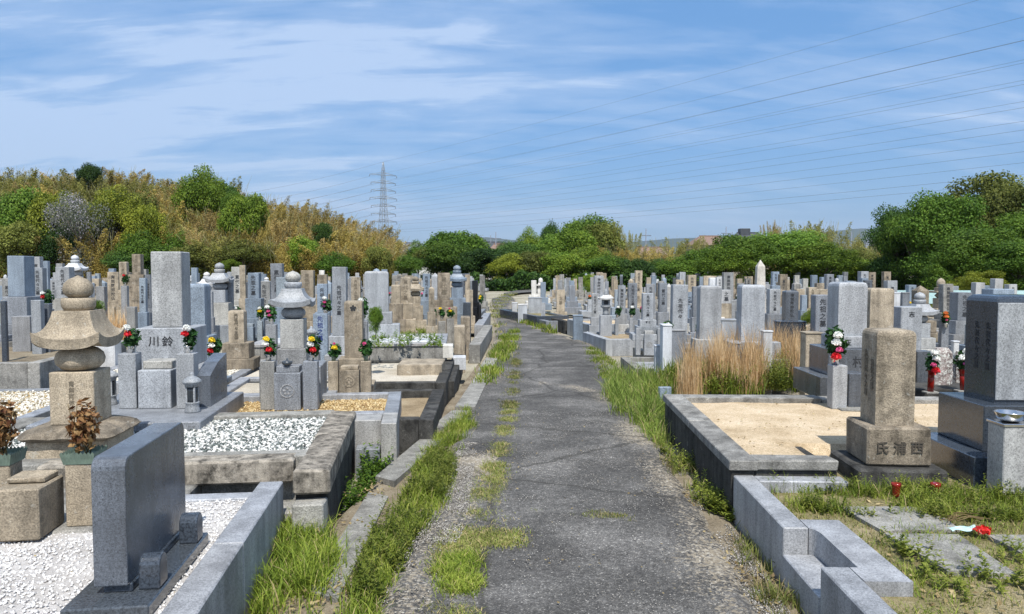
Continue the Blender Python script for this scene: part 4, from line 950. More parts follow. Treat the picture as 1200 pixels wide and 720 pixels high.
# ================================================================== RIGHT SIDE
# plot R1: near right, weeds inside, notch entrance with a step
R1 = plot('grey granite curbed plot full of weeds, nearest on the right of the path', YR, 1.28, 6.2, 1.6, 4.86, GZ, .26, .13, M['curb'], .185, M['turf'], hole=(1.2, 1.55, 3.30, 3.95), nb=56, blk=1.2, sides='')
a = ((1.975+1.41)/2-(1.28+6.2)/2, 4.795-(1.6+4.86)/2); MB().box(-.282, .282, -.065, .065, 0, .398, .006).put('curb_block', R1, M['curb'], loc=(*a, 0))
O1 = ((1.28+6.2)/2, (1.6+4.86)/2)
def r1(u, v): return u-O1[0], v-O1[1]
H1 = .26-GZ
for v0, v1 in ((3.86, 4.86), (2.55, 3.35), (1.6, 2.546)):
    a = r1(1.345, (v0+v1)/2); MB().box(-.065, .065, -(v1-v0)/2, (v1-v0)/2, 0, H1, .006).put('curb_block', R1, M['curb'], loc=(*a, 0))
a = r1(1.37, 3.605); MB().box(-.095, .076, -.253, .253, 0, .26, .006).put('step_stone', R1, M['curb'], loc=(*a, 0))
# inner curb, cut in a curve round the step
pol = [(1.415, 3.86), (1.415, 3.99), (1.61, 3.99), (1.62, 3.22), (1.415, 3.22), (1.415, 3.34), (1.47, 3.35), (1.475, 3.40)]
arc = [(1.415+.06*(1-math.cos(a)), 3.86-.10*math.sin(a)) for a in [math.pi/2*i/8 for i in range(1, 9)]]
pol = [(1.4125, 3.862), (1.4125, 4.0), (1.62, 4.0), (1.62, 3.20), (1.4125, 3.20), (1.4125, 3.352), (1.448, 3.352)]+[(1.448-.035*(1-math.sin(a)), 3.76+.10*math.cos(a)*1.0) for a in [math.pi/2*(1-i/8) for i in range(9)]][:-1]
MB().prism([r1(*p) for p in pol], 0, H1-.003).put('curb_block', R1, M['curb'])
for (q, lab) in ((((1.85, 3.99), (2.28, 4.03), (2.32, 4.42), (1.78, 4.40)), 0), (((1.84, 3.94), (2.22, 3.94), (2.20, 3.42), (1.90, 3.45)), 1), (((2.36, 3.93), (2.86, 3.93), (2.80, 3.42), (2.40, 3.40)), 2)):
    pts = [r1(*p) for p in q]; MB().prism(pts, .30, .345+.004*lab).put('stepping_slab', R1, M['concrete'])

# plot R2: sand behind black stained curb
R2 = plot('large pale sand plot inside a black-stained stone curb, right of the path', YR, 1.27, 5.6, 4.87, 7.45, GZ, .36, .15, M['stained'], .31, M['sandfill'], hole=(1.93, 6.0, 4.0, 5.52), nb=40, blk=1.25, sides='RBL', cap=.07, capm=M['oldgrey'], jit=.006)
O2 = ((1.27+5.6)/2, (4.87+7.45)/2)
for ua, ub in ((1.424, 1.96),):
    MB().box(-(ub-ua)/2, (ub-ua)/2, -.07, .07, 0, .43, .01, .004).put('curb_block', R2, M['stained'], loc=((ua+ub)/2-O2[0], 4.95-O2[1], 0))
    MB().box(-(ub-ua)/2, (ub-ua)/2, -.09, .09, 0, .069, .01, .004).put('cap_stone', R2, M['oldgrey'], loc=((ua+ub)/2-O2[0], 4.945-O2[1], .43))
MB().box(-.07, .07, -.28, .28, 0, .44, .01, .004).put('curb_block', R2, M['stained'], loc=(1.89-O2[0], 5.25-O2[1], 0))
MB().box(-1.9, 1.9, -.06, .06, 0, .435, .01, .0).put('curb_block', R2, M['stained'], loc=(3.70-O2[0], 5.62-O2[1], 0))
tag(link('weedy_ground', MB().box(0, 4.0, 0, .75, -.02, 0).mesh('weedy_ground', M['turf']), None, (*frW(1.965, 4.84, YR), .182), YR), kind='structure')
# big beige pillar
lab34 = 'weathered beige gravestone with carved letters on its base, in the foreground right of the path'
X, Y = frW(2.40, 5.15, YR)
t = empty('gravestone', (X, Y, .10), YR-R(2), lab34, 'gravestone')
MB().box(-.28, .28, -.28, .28, 0, .20, .016, .008).put('base_stone', t, M['stained'], loc=(0, 0, 0))
o = MB().box(-.205, .205, -.20, .20, 0, .26, .014, .005).put('base_stone', t, M['brown'], loc=(0, 0, .20)); letters(o, '氏浦西', .088, 0, -.207, .13, False, 'worn2')
link('pillar_stone', pillar_mesh(.255, .25, .645, 'soft', .014, .003), t, (0, .01, .46), mat=M['beige'])
# faint engraved columns on the left side face
for k, yy in enumerate((-.05, .05)):
    link('lettering', textmesh('先祖代々之墓' if k else '累代之墓', .05), t, (-.131, yy, .80), -math.pi/2, mat=M['worn'])
# tomb at the right edge
X, Y = frW(3.20, 5.30, YR)
labE = 'dark granite tomb with broad blank pillar at the right picture edge'
t = empty('gravestone', (X, Y, .0), YR, labE, 'gravestone')
MB().box(-.36, .80, -.42, .34, 0, .388, .006).put('base_stone', t, M['navy'], loc=(0, 0, 0))
MB().box(-.22, .62, -.27, .30, 0, .312, .006).put('base_stone', t, M['navy'], loc=(0, 0, .388))
link('pillar_stone', pillar_mesh(.36, .36, .735, 'soft', .01), t, (.09, .02, .70), mat=M['navy'])
MB().box(-.177, .177, 0, .012, .02, .685, .004).put('face_panel', t, M['light'], loc=(.09, -.172, .70))
for k, yy in enumerate((-.07, .06)): link('lettering', textmesh('先祖代々之墓', .052), t, (-.0915, yy, 1.08), -math.pi/2, mat=M['ink'])
X, Y = frW(2.97, 4.74, YR)
s = empty('flower_stand', (X, Y, .10), YR, 'tall square granite flower stand with a steel bowl before the dark tomb, right edge', 'flower stand')
MB().box(-.085, .085, -.085, .085, 0, .535, .006).put('stand_stone', s, M['light'])
MB().box(-.092, .092, -.092, .092, 0, .018, .003).put('top_plate', s, M['steel'], loc=(0, 0, .535))
tag(MB().lathe([(.05, 0), (.075, .02), (.088, .055), (.090, .06), (.083, .058), (.07, .025), (.01, .012)], 28).put('steel_bowl', None, M['steel'], loc=(X, Y, .655)), 'shiny empty steel bowl on the tall granite flower stand, right edge', 'bowl')
X, Y = frW(3.28, 4.75, YR); tag(MB().box(-.16, .16, -.12, .12, 0, .48, .006).put('incense_box', None, M['navy'], loc=(X, Y, .10), rz=YR), 'dark polished incense box cut by the right picture edge', 'incense box')
MBp = MB().box(-.75, .6, -.35, .3, 0, .25, .008); X, Y = frW(3.3, 4.75, YR); tag(MBp.put('footing_slab', None, M['concrete'], loc=(X, Y, GZ), rz=YR), 'concrete footing under the flower stand at the right edge', 'slab')
# low items in the weeds
for px, py, lab in ((1050, 582, 'red glass cup among weeds before the beige gravestone, left one'), (1096, 582, 'red glass cup among weeds before the beige gravestone, right one')):
    x, y = G(px, py, .2); o = MB().lathe([(.018, 0), (.022, .01), (.024, .06), (.030, .07), (.030, .085), (.024, .086)], 16).put('red_cup', None, M['redcup'], loc=(x, y, .2)); tag(o, lab, 'cup')
x, y = G(1153, 621, .235)
v2, f2 = leafcloud(90, .045, .016, .012, .030, 77, .5); tag(link('red_wrapper', npmesh('red_wrapper', v2, f2), None, (x, y, .225), mat=M['redcloth']), 'crumpled red plastic wrapper lying on the stepping slabs', 'litter')
b = MB(); n = 9
vs = [(-.09+.18*i/n, -.022+.044*j/3+.008*math.sin(i*.9), .004+.005*math.sin(i*1.1+j)+.002*j) for j in range(4) for i in range(n+1)]
b.add(vs, [(j*(n+1)+i, j*(n+1)+i+1, (j+1)*(n+1)+i+1, (j+1)*(n+1)+i) for j in range(3) for i in range(n)]); x, y = G(1130, 618, .235)
tag(b.put('plastic_sheet', None, M['cyan'], loc=(x, y, .222), rz=.2), 'pale blue plastic strip beside the red wrapper on the slabs', 'litter')
b = MB()
for k in range(7): b.tube([(random.uniform(-.14, -.05), random.uniform(-.05, .05), .01), (random.uniform(.0, .04), random.uniform(-.05, .05), .02+.01*random.random()), (random.uniform(.08, .16), random.uniform(-.05, .05), .01)], .003, .002, 4)
x, y = G(1125, 607, .235); tag(b.put('dry_stems', None, M['stalk'], loc=(x, y, .225), rz=.1), 'bundle of dry flower stems behind the blue plastic strip', 'stems')

# large tomb 33 with flowers
lab33 = 'large blank light grey gravestone standing on the sand plot, three tiers, right of the path'
x0, zt = V(984, 331, 7.5); x1, zb = V(1017, 395, 7.5); xc = (x0+x1)/2+.03
t = empty('gravestone', (xc, 7.72, .31), YR, lab33, 'gravestone')
zb0 = zb-.31
link('pillar_stone', pillar_mesh(.29, .29, zt-zb, 'soft', .008), t, (0, 0, zb0), mat=M['light'])
o = MB().box(-.19, .19, -.19, .19, 0, .12, .006).put('base_stone', t, M['light'], loc=(0, 0, zb0-.12)); letters(o, '正', .07, -.06, -.192, .06)
o = MB().box(-.28, .33, -.26, .28, 0, .27, .006).put('base_stone', t, M['darkg'], loc=(0, 0, zb0-.39)); letters(o, '村', .12, .02, -.262, .14)
MB().box(-.40, .48, -.38, .42, 0, zb0-.39, .006).put('base_stone', t, M['darkg'], loc=(0, 0, 0))
xx, z_ = V(986, 429, 6.85); tag(MB().box(-.068, .068, -.068, .068, 0, z_-.31, .006).put('flower_stand', None, M['light'], loc=(xx, 6.93, .31), rz=YR), 'granite flower stand at the left front of the large blank gravestone', 'flower stand')
tag(MB().box(-.12, .22, -.14, .2, 0, .02, .005).put('stand_foot', None, M['concrete'], loc=(xx+.1, 6.9, .305), rz=YR), 'thin slab under the flower stand of the large blank gravestone', 'slab')
bouquet(xx-.02, 6.93, z_-.004, ('whitef', 'whitef', 'pink', 'red'), 'tall bouquet of white, pink and red flowers before the large blank gravestone', 1.15, YR)
xx, z_ = V(1005, 438, 6.9); tag(MB().box(-.075, .075, -.10, .10, 0, z_-.31, .006).put('incense_box', None, M['darkg'], loc=(xx, 7.0, .31), rz=YR), 'dark incense box right of the flower stand of the large blank gravestone', 'incense box')

RT = [
 (1020, 1046, 338, 396, 8.9, 'beige', 'blank beige gravestone between two grey ones behind the beige foreground stone', dict(ptop='soft', dep=.26)),
 (1056, 1079, 360, 418, 9.4, 'light', 'grey gravestone with one letter at its top, right of the beige ones', dict(text='志     ', tsz=.5, dep=.26, tm=M['darkg'])),
 (820, 844, 335, 398, 10.8, 'light', 'broad blank pale grey gravestone behind the dry reeds, left of the obelisk', dict(dep=.24, ptop='soft')),
 (869, 895, 334, 400, 10.2, 'light', 'broad blank gravestone directly before the obelisk', dict(dep=.26, ptop='soft', tiers=[(.7, .22), (1.0, .30)])),
 (788, 805, 334, 392, 12.2, 'light', 'light grey lettered gravestone, tallest left of the reeds', dict(text='先祖代々', tsz=.32, dep=.24, tm=M['mid'], fl=[('whitef', 'orange')])),
 (753, 765, 344, 375, 13.8, 'light', 'light grey gravestone with long lettered face above two flower stands beside the path', dict(text='先祖代々之墓', fl=[()], dep=.19, tiers=[(.31, .12), (.42, .14), (.6, .12)], foff=.16, basetext='家之')),
 (737, 747, 332, 362, 17.5, 'mid', 'grey lettered gravestone behind the one with two flower stands', dict(text=TX[0])),
 (725, 733, 335, 368, 17, 'light', 'light grey slim gravestone with white flowers right of the lantern tower', dict(text=TX[1], fl=[('whitef',)], box=False)),
 (694, 701, 344, 372, 17.5, 'light', 'slim lettered gravestone left of the stone lantern tower', dict(text=TX[2])),
 (709, 713, 330, 345, 21, 'mid', 'thin grey pillar rising behind the stone lantern tower', dict()),
 (773, 782, 332, 366, 16, 'mid', 'weathered grey gravestone left of the tallest lettered one', dict(text=TX[3])),
 (846, 857, 340, 356, 14, 'light', 'small pale gravestone on a tall tan base between the two blank ones', dict(text='之墓', tiers=[(.2, .3), (.3, .5), (.5, .3)], tm=M['beige'])),
 (902, 914, 339, 368, 12.5, 'light', 'light grey lettered gravestone just right of the obelisk', dict(text=TX[0], tm=M['mid'])),
 (905, 914, 335, 360, 15.5, 'blue', 'blue-grey gravestone behind the lettered one right of the obelisk', dict()),
 (914, 920, 340, 365, 16, 'beige', 'narrow beige lettered gravestone second right of the obelisk', dict(text=TX[3])),
 (921, 935, 341, 376, 11.8, 'darkg', 'dark grey gravestone with rounded top right of the obelisk', dict(text=TX[1], ptop='soft', tm=M['navy'], fl=[()], foff=.15)),
 (934, 943, 339, 362, 16, 'beige', 'plain beige gravestone behind the dark rounded one', dict()),
 (940, 946, 346, 364, 15, 'blue', 'short blue-grey gravestone between two beige ones', dict()),
 (948, 957, 337, 362, 15, 'beige', 'beige lettered gravestone left of the wide two-column one', dict(text=TX[0])),
 (957, 973, 346, 389, 10.6, 'mid', 'grey gravestone with two columns of letters left of the large blank one', dict(text='先祖之墓', dep=.2)),
 (1123, 1138, 343, 376, 14, 'mid', 'grey gravestone near the wood left of the dark tomb', dict(text='先祖之墓', dep=.3)),
 (1164, 1188, 339, 352, 12.5, 'blue', 'blue-grey gravestone top showing above the dark tomb at the right edge', dict()),
 (1098, 1118, 408, 452, 8.3, 'lichen', 'rough lichen-speckled round-topped old stone with white flowers before it', dict(ptop='rough', dep=.16, tiers=[(.34, .12), (.5, .2)], tm=M['brown'])),
 (1123, 1137, 412, 450, 8.6, 'lichen', 'second lichen-speckled old stone beside the dark tomb', dict(ptop='rough', dep=.14, tiers=[(.3, .12), (.4, .2)], tm=M['brown'])),
 (1076, 1092, 412, 452, 8.8, 'darkg', 'dark grey low stone between the beige pillar and the lichen-speckled stone', dict()),
 (813, 820, 336, 372, 14, 'mid', 'grey gravestone behind the left blank pale one', {}),
 (834, 846, 350, 372, 14, 'white', 'short whitish gravestone right of the left blank pale one', {}),
 (634, 639, 355, 371, 22, 'light', 'thin pale monument on a square foot at the path bend', dict(tiers=[(.28, .15), (.35, .1)])),
 (652, 662, 340, 366, 26, 'beige', 'tan gravestone with a two-part face near the path bend', dict(text='之墓')),
]
for x0, x1, tp, bt, Y, m, lab, kw in RT: tomb('gravestone', x0, x1, tp, bt, Y, .05, M[m], lab, **kw).rotation_euler.rotate_axis('Y', random.uniform(-.012, .012))
# obelisk
x0, zt = V(888, 300, 15.5); w = .175; H = zt-.1
t = empty('obelisk', (x0+.09, 15.6, .0), YR, 'tall pale stone obelisk with pointed top, rising above the graves on the right', 'obelisk')
b = MB(); vs = []
for s_, z_ in ((1.25, .55), (.88, H-.12), (0.02, H+.02)):
    vs += [(sx*w/2*s_, sy*w/2*s_, z_) for sx, sy in ((-1, -1), (1, -1), (1, 1), (-1, 1))]
b.add(vs, [(i, (i+1) % 4, 4+(i+1) % 4, 4+i) for i in range(4)]+[(4+i, 4+(i+1) % 4, 8+(i+1) % 4, 8+i) for i in range(4)]+[(8, 9, 10, 11)]).put('shaft', t, M['palest'])
MB().box(-.2, .2, -.2, .2, .25, .55, .008).put('base_stone', t, M['beige']); MB().box(-.32, .32, -.32, .32, GZ, .25, .008).put('base_stone', t, M['brown'])
gor(1083, 343, 12.5, .26, 'light', 'light grey five-ring tower near the light blue fence, far right', z0=.1)
# stone lantern tower (kasuga style) at 710
xx, zt = V(710, 340, 16.5); t = empty('stone_lantern', (xx, 16.5, 0), YR, 'white-grey stone lantern tower with flared roof beside the path plots', 'stone lantern')
MB().box(-.13, .13, -.13, .13, 0, .62, .006).put('pedestal', t, M['light']); MB().lathe([(.08, .62), (.06, .68), (.06, .76), (.11, .80), (.12, .83)], 16).put('stem', t, M['light'])
MB().box(-.085, .085, -.085, .085, .83, .97, .006).put('fire_box', t, M['light']); MB().box(-.045, .045, -.09, .09, .86, .945, .003).put('opening_shade', t, M['ink'])  # solid dark block: shade inside the fire box painted on, not a hollow
link('roof_stone', roof_mesh(.16, .17, 0, .10, .03, .03), t, (0, 0, .97), mat=M['white']); MB().lathe([(.035, 1.06), (.05, 1.10), (.03, 1.15), (.035, 1.17), (.0, 1.22)], 14).put('finial', t, M['light'])
# bouquets, vases at the lichen stone
for px, py, Y, cols, lab in ((1091, 448, 7.8, ('whitef', 'whitef', 'pink', 'red'), 'left bouquet of white, pink and red flowers in a red vase before the lichen-speckled stone'), (1128, 448, 7.9, ('whitef', 'whitef', 'purple'), 'right bouquet of white and purple flowers before the lichen-speckled stone')):
    xx, _ = V(px, py, Y); t = bouquet(xx, Y, .47, cols, lab, 1.1, vase='redcup'); 
    MB().lathe([(.028, -.14), (.03, 0), (.026, .01)], 12).put('vase_stem', t, M['redcup'])
    tag(MB().box(-.07, .07, -.05, .05, 0, .02, .004).put('vase_foot', None, M['concrete'], loc=(xx, Y, .305)), 'small slab under the '+lab.split(' of ')[0]+' at the lichen-speckled stone', 'slab')
xx, _ = V(1085, 470, 8.0); tag(MB().box(-.25, .62, 0, .5, 0, .46, .012, .008).put('stone_kerb', None, M['stained'], loc=(xx, 8.0, GZ), rz=YR), 'dark mossy kerb block under the lichen-speckled stone', 'kerb')
# weathered square block and odd pieces
for x0, x1, tp, bt, Y, m, lab, dz in ((945, 963, 390, 440, 8.9, 'beige', 'rough tan square post behind the sand plot', .2), (913, 944, 377, 398, 11.0, 'navy', 'dark polished incense table behind the reeds', .25),
     (777, 787, 381, 430, 10.6, 'white', 'tall white-grey post with slanted top left of the reeds', .25), (787, 803, 387, 412, 11.2, 'mid', 'grey block with a round emblem behind the white-grey post', .3), (768, 776, 405, 420, 10.9, 'white', 'small white house-shaped stone left of the white-grey post', .12),
     (1058, 1066, 343, 352, 20, 'mid', 'small grey stone in front of the light blue fence', .3), (1045, 1055, 343, 356, 19, 'white', 'small white stone near the light blue fence', .3), (1118, 1124, 400, 414, 11, 'white', 'round white stone marker in the grass near the dark tomb', .08),
     (672, 683, 370, 380, 17.2, 'blue', 'grey box with overhanging lid among the path side plots', .35), (619, 635, 349, 364, 24, 'light', 'large pale grey boxy stone at the path bend', .4), (600, 606, 355, 366, 24.5, 'white', 'white stone block at the inner path bend', .3), (607, 618, 357, 369, 23, 'white', 'white low granite box nearest the path bend', .4),
     (846, 866, 375, 400, 12, 'light', 'wide pale block behind the reeds between the blank gravestones', .3), (858, 868, 402, 430, 9.9, 'mid', 'grey flower post among the dry reeds', .1), (895, 905, 388, 420, 9.8, 'white', 'pale flower post at the right of the reeds', .12), (1104, 1112, 376, 392, 12.6, 'mid', 'grey post with orange flowers before the near-wood gravestone', .1)):
    xa, zt = V(x0, tp, Y); xb, zb = V(x1, bt, Y); w = xb-xa
    t = empty('stone_block', ((xa+xb)/2, Y, GZ), YR, lab, 'stone block')
    MB().box(-w/2, w/2, 0, dz, 0, zt-GZ-.02, .006, .002).put('block', t, M[m]); MB().box(-w/2-.008, w/2+.008, -.008, dz+.008, 0, .022, .005).put('cap', t, M[m], loc=(0, 0, zt-GZ-.0195))
xx, zt = V(1107, 372, 12.6); bouquet(xx, 12.55, zt-.17, ('orange', 'orange', 'pink'), 'orange flowers before the grey gravestone near the wood')
# plots along the path, right
def wplot(x, y, w, d, z1, m, fm, lab, yaw=R(-1), fz=None, **k):
    a = toL((x, y), yaw); return plot(lab, yaw, a[0], a[0]+w, a[1], a[1]+d, GZ, z1, .14, M[m], (fz or z1-.05), M[fm], blk=1.2, **k)
x, y = G(710, 410, 0); wplot(x, y, 1.1, 1.9, .21, 'light', 'brownfill', 'white-grey curbed plot of brown gravel beside the lettered stone with flower stands', R(9))
x, y = G(689, 395, 0); wplot(x, y, 2.6, 2.2, .30, 'light', 'sandfill', 'second pale curbed plot from the camera beyond the brown gravel one', R(9))
x, y = G(662, 386, 0); wplot(x, y, 1.2, 2.0, .22, 'stained', 'sandfill', 'black-walled plot of yellow sand along the path', R(12))
x, y = G(640, 384, 0); wplot(x, y, 1.3, 2.0, .18, 'mid', 'orangegravel', 'grey walled plot of sand near the path bend', R(14))
x, y = G(629, 382, 0); wplot(x, y, 1.0, 4.2, .28, 'navy', 'turf', 'dark walled raised plot with the thin pale monument', R(16))
x, y = G(745, 440, 0); wplot(x, y, 1.6, 1.6, .10, 'concrete', 'greygravel', 'low plot of grey gravel behind the tall grass clump', R(0), fz=.03)
x, y = G(750, 416, 0); tag(MB().box(0, 1.3, 0, .7, 0, .22, .008, .003).put('stone_step', None, M['concrete'], loc=(x, y, GZ), rz=R(2)), 'long grey stone step before the lettered stone with flower stands', 'step')
x, y = G(760, 470, 0); tag(MB().box(-.07, .07, -.03, .03, 0, .42, .006).put('marker_post', None, M['blue'], loc=(x+.06, 8.4, GZ), rz=R(8)), 'short slanted blue-grey post in the tall grass clump', 'post')
# light blue mesh fence at the wood, right
t = empty('mesh_fence', (V(1060, 350, 24)[0], 24, 0), R(-4), 'light blue panel fence in front of the dark wood, far right', 'fence')
for k in range(8):
    MB().box(-.42, .42, -.015, .015, .55, .98, 0).put('panel', t, M['cyan'], loc=(-2.6+k*.88, 0, 0)); MB().box(-.02, .02, -.02, .02, GZ, 1.05).put('post', t, M['metal_grey'], loc=(-3.04+k*.88, 0, 0))

# ================================================================== far graves
def far_variants():
    out = {}
    def v(nm, f): b = MB(); f(b); out[nm] = b.mesh('gravestone')
    def fp(b):
        b.box(-.55, .55, -.5, .6, 0, .22, .01); b.box(-.3, .3, -.22, .38, .22, .42, .01); b.box(-.21, .21, -.13, .29, .42, .62, .01); b.box(-.135, .135, -.06, .21, .62, 1.40, .008)
        b.box(-.36, -.24, -.42, -.30, .22, .62, .005); b.box(.24, .36, -.42, -.30, .22, .62, .005); b.box(-.14, .14, -.42, -.24, .22, .52, .005)
    v('pillar', fp)
    def fs(b):
        b.box(-.4, .4, -.4, .45, 0, .25, .01); b.box(-.24, .24, -.2, .28, .25, .50, .01); b.box(-.12, .12, -.08, .16, .50, 1.12, .008)
    v('short', fs)
    def ft(b):
        b.box(-.45, .45, -.4, .5, 0, .2, .01); b.box(-.26, .26, -.2, .3, .2, .48, .01); b.box(-.13, .13, -.09, .17, .48, 1.18, 0)
        b.add([(-.13, -.09, 1.18), (.13, -.09, 1.18), (.13, .17, 1.18), (-.13, .17, 1.18), (0, .04, 1.30)], [(0, 1, 4), (1, 2, 4), (2, 3, 4), (3, 0, 4)])
    v('pointed', ft)
    def fw(b):
        b.box(-.6, .6, -.4, .5, 0, .3, .01); b.box(-.38, .38, -.16, .26, .3, .55, .01); b.box(-.30, .30, -.06, .12, .55, 1.15, .02)
    v('wide', fw)
    def fg(b):
        b.box(-.4, .4, -.4, .4, 0, .25, .01); b.box(-.2, .2, -.2, .2, .25, .48, .01); b.box(-.13, .13, -.13, .13, .48, .74, .006)
        b.lathe([(.08, .74), (.14, .81), (.08, .88)], 12); b.box(-.2, .2, -.2, .2, .88, .93, .01); b.box(-.11, .11, -.11, .11, .93, 1.02, .01); b.lathe([(.08, 1.02), (.1, 1.07), (.09, 1.1), (.1, 1.15), (.07, 1.22), (0, 1.27)], 12)
    v('tower', fg)
    def fd(b):
        b.box(-.6, .6, -.5, .6, 0, .2, .01); b.box(-.42, -.06, -.1, .26, .2, .5, .01); b.box(.08, .42, -.1, .26, .2, .5, .01); b.box(-.36, -.12, -.02, .2, .5, 1.2, .008); b.box(.14, .36, -.02, .2, .5, 1.3, .008)
    v('pair', fd)
    return out
FV = far_variants()
KL = {'pillar': 'gravestone with flower blocks', 'short': 'short square gravestone', 'pointed': 'pointed gravestone', 'wide': 'broad low gravestone', 'tower': 'five-ring tower grave', 'pair': 'paired gravestones'}
TL = {'light': 'light grey', 'mid': 'mid grey', 'blue': 'blue-grey', 'darkg': 'dark grey', 'beige': 'beige', 'brown': 'weathered brown', 'sand': 'tan', 'oldgrey': 'worn grey', 'white': 'whitish'}
def zone(px): 
    for lim, s in ((60, 'far left'), (180, 'below the yellow-green trees'), (300, 'below the golden bamboo'), (400, 'behind the pale five-ring tower'), (500, 'at the bamboo foot'), (600, 'left of the path bend'), (690, 'beyond the path bend'), (770, 'right of the path bend'), (880, 'left of the obelisk'), (990, 'right of the obelisk'), (1300, 'before the dark wood')):
        if px < lim: return s
OCC = [(o.location.x, o.location.y, .65) for o in list(bpy.data.objects) if o.parent is None and o.get('category') in ('gravestone', 'stone tower', 'obelisk', 'stone lantern', 'stone block', 'stone tier', 'flower altar')]
def on_path(x, y):
    if y < 46:
        l, r_ = interp(PL, y), interp(PR, y)
        if l-.9 < x < r_+.9: return True
    px = 600+867*x/y
    if 40 < y < 75 and 570 < px < 650: return py_of(y) > 337
    return False
def py_of(y): return 318+867*1.6/y
rr = random.Random(11); far = []; 
rows = [13.5, 15.5, 17.5, 19.5, 21.5, 23.8, 26, 28.5, 31, 34, 37, 40.5, 44, 48, 52.5, 57, 62]
for yi, y0 in enumerate(rows):
    stp = 1.22+.010*y0 if y0 < 27 else 1.05+.007*y0
    x = -y0*.74-rr.uniform(0, 1)
    while x < y0*.74:
        x += stp*rr.uniform(.75, 1.35)
        y = y0+rr.uniform(-.5, .5)+(.0); px = 600+867*x/y
        if on_path(x, y): continue
        if px < 0 or px > 1200: continue
        if px < 420 and y > 58-0: continue
        if 425 < px < 508 and y < 21: continue
        if px > 1040 and (y < 17 and px > 1100 or y > 25): continue
        if 600 < px < 700 and y < 26: continue
        if y < 19 and 560 < px < 720: continue
        if any((x-a)**2+(y-b)**2 < 1.0 for a, b, _ in OCC): continue
        if rr.random() < (.12 if y > 20 else .25): continue
        far.append((x, y, px))
far.sort(key=lambda q: q[1])
print('FAR', len(far))
stuff = []
for k, (x, y, px) in enumerate(far):
    kind = rr.choices(('pillar', 'short', 'pointed', 'wide', 'tower', 'pair'), (.46, .22, .08, .06, .10, .08))[0]
    tone = rr.choices(('light', 'mid', 'blue', 'darkg', 'beige', 'brown', 'sand', 'oldgrey', 'white'), (.20, .14, .17, .04, .16, .07, .08, .10, .04))[0]
    s = rr.uniform(.86, 1.14); yaw = (YL if px < 560 else YR)+rr.uniform(-.06, .06)
    sx = s*rr.uniform(.85, 1.1); szz = s*rr.uniform(.92, 1.12)
    if k < 270:
        o = link('gravestone', FV[kind], None, (x, y, GZ+.1), yaw, (sx, sx, szz), M[tone]); o.rotation_euler.rotate_axis('Y', rr.uniform(-.02, .02)); o.rotation_euler.rotate_axis('X', rr.uniform(-.02, .02))
        dist = 'near rows' if y < 20 else 'middle rows' if y < 32 else 'far rows' if y < 46 else 'farthest rows'
        lab = '%s %s %s, %s' % (TL[tone], KL[kind], dist, zone(px)); tag(o, lab, 'gravestone', 'the '+lab)
        if kind == 'pillar' and y < 36: link('lettering', textmesh(TX[k % 4], .10), o, (0, -.062, 1.0), mat=M['ink'])
        if kind in ('short',) and y < 24: link('lettering', textmesh('之墓', .12), o, (0, -.082, .85), mat=M['ink'])
        if kind == 'pillar' and rr.random() < .45 and y < 34:
            for sg in (-1, 1):
                c = rr.choice(('yellow', 'red', 'whitef', 'pink', 'orange', 'whitef')); 
                bx = x+frW(sg*.30*sx, -.36*sx, yaw)[0]; by = y+frW(sg*.30*sx, -.36*sx, yaw)[1]
                bt = empty('grave_bouquet', (bx, by, GZ+.1+.60*szz), 0, 'small bunch of flowers on a %s gravestone, %s, %s' % (TL[tone], dist, zone(px)), 'flowers', 'small bunches of flowers, %s, %s, %s' % (TL[tone], dist, zone(px)))
                link('foliage', FOL[0], bt, (0, 0, -.06), rr.uniform(0, 6), .8, M['bleaf']); link('bloom', BLOOM[0], bt, (0, -.04, .13), sc=.055, mat=M[c])
    else: stuff.append((x, y, yaw, sx, szz, kind, tone))
for tone in sorted(set(s[6] for s in stuff)):
    b = MB()
    for x, y, yaw, sx, sz, kind, tn in stuff:
        if tn != tone: continue
        m = FV[kind]; c, s_ = math.cos(yaw), math.sin(yaw)
        b.add([((v.co.x*c-v.co.y*s_)*sx+x, (v.co.x*s_+v.co.y*c)*sx+y, v.co.z*sz+GZ+.1) for v in m.vertices], [tuple(p.vertices) for p in m.polygons])
    tag(b.put('distant_gravestones', None, M[tone]), 'mass of %s gravestones at the back of the cemetery under the trees' % TL[tone], 'gravestones', kind='stuff')
# low curb frames between the rows
cf_ = 0
for y0 in (14.5, 18.5, 22.6, 27.2, 32.5, 38.7):
    for sgn in (-1, 1):
        x = sgn*(2.6 if sgn < 0 else 3.2)
        for i in range(4):
            w = 2.0; xx = x+sgn*(w/2+i*2.3); px = 600+867*xx/y0
            if on_path(xx, y0) or on_path(xx-1, y0) or on_path(xx+1, y0) or px < 0 or px > 1190 or (420 < px < 520 and y0 < 22) or (600 < px < 790 and y0 < 20) or (px < 560 and y0 < 15): continue
            plot('%s curbed grave plot %s, %s' % (('pale', 'dark', 'grey')[i % 3], 'in the near rows' if y0 < 20 else 'in the middle rows' if y0 < 30 else 'in the far rows', zone(px)), YL if sgn < 0 else YR,
                 toL((xx, y0), YL if sgn < 0 else YR)[0]-1, toL((xx, y0), YL if sgn < 0 else YR)[0]+1, toL((xx, y0), YL if sgn < 0 else YR)[1]-.9, toL((xx, y0), YL if sgn < 0 else YR)[1]+.9, GZ, .12+.06*(i % 2), .13, M[('curb', 'stained', 'white')[i % 3]], .07, M[('palesand', 'greygravel', 'orangegravel')[(i+cf_) % 3]], blk=1.8, sides='FRL'); cf_ += 1
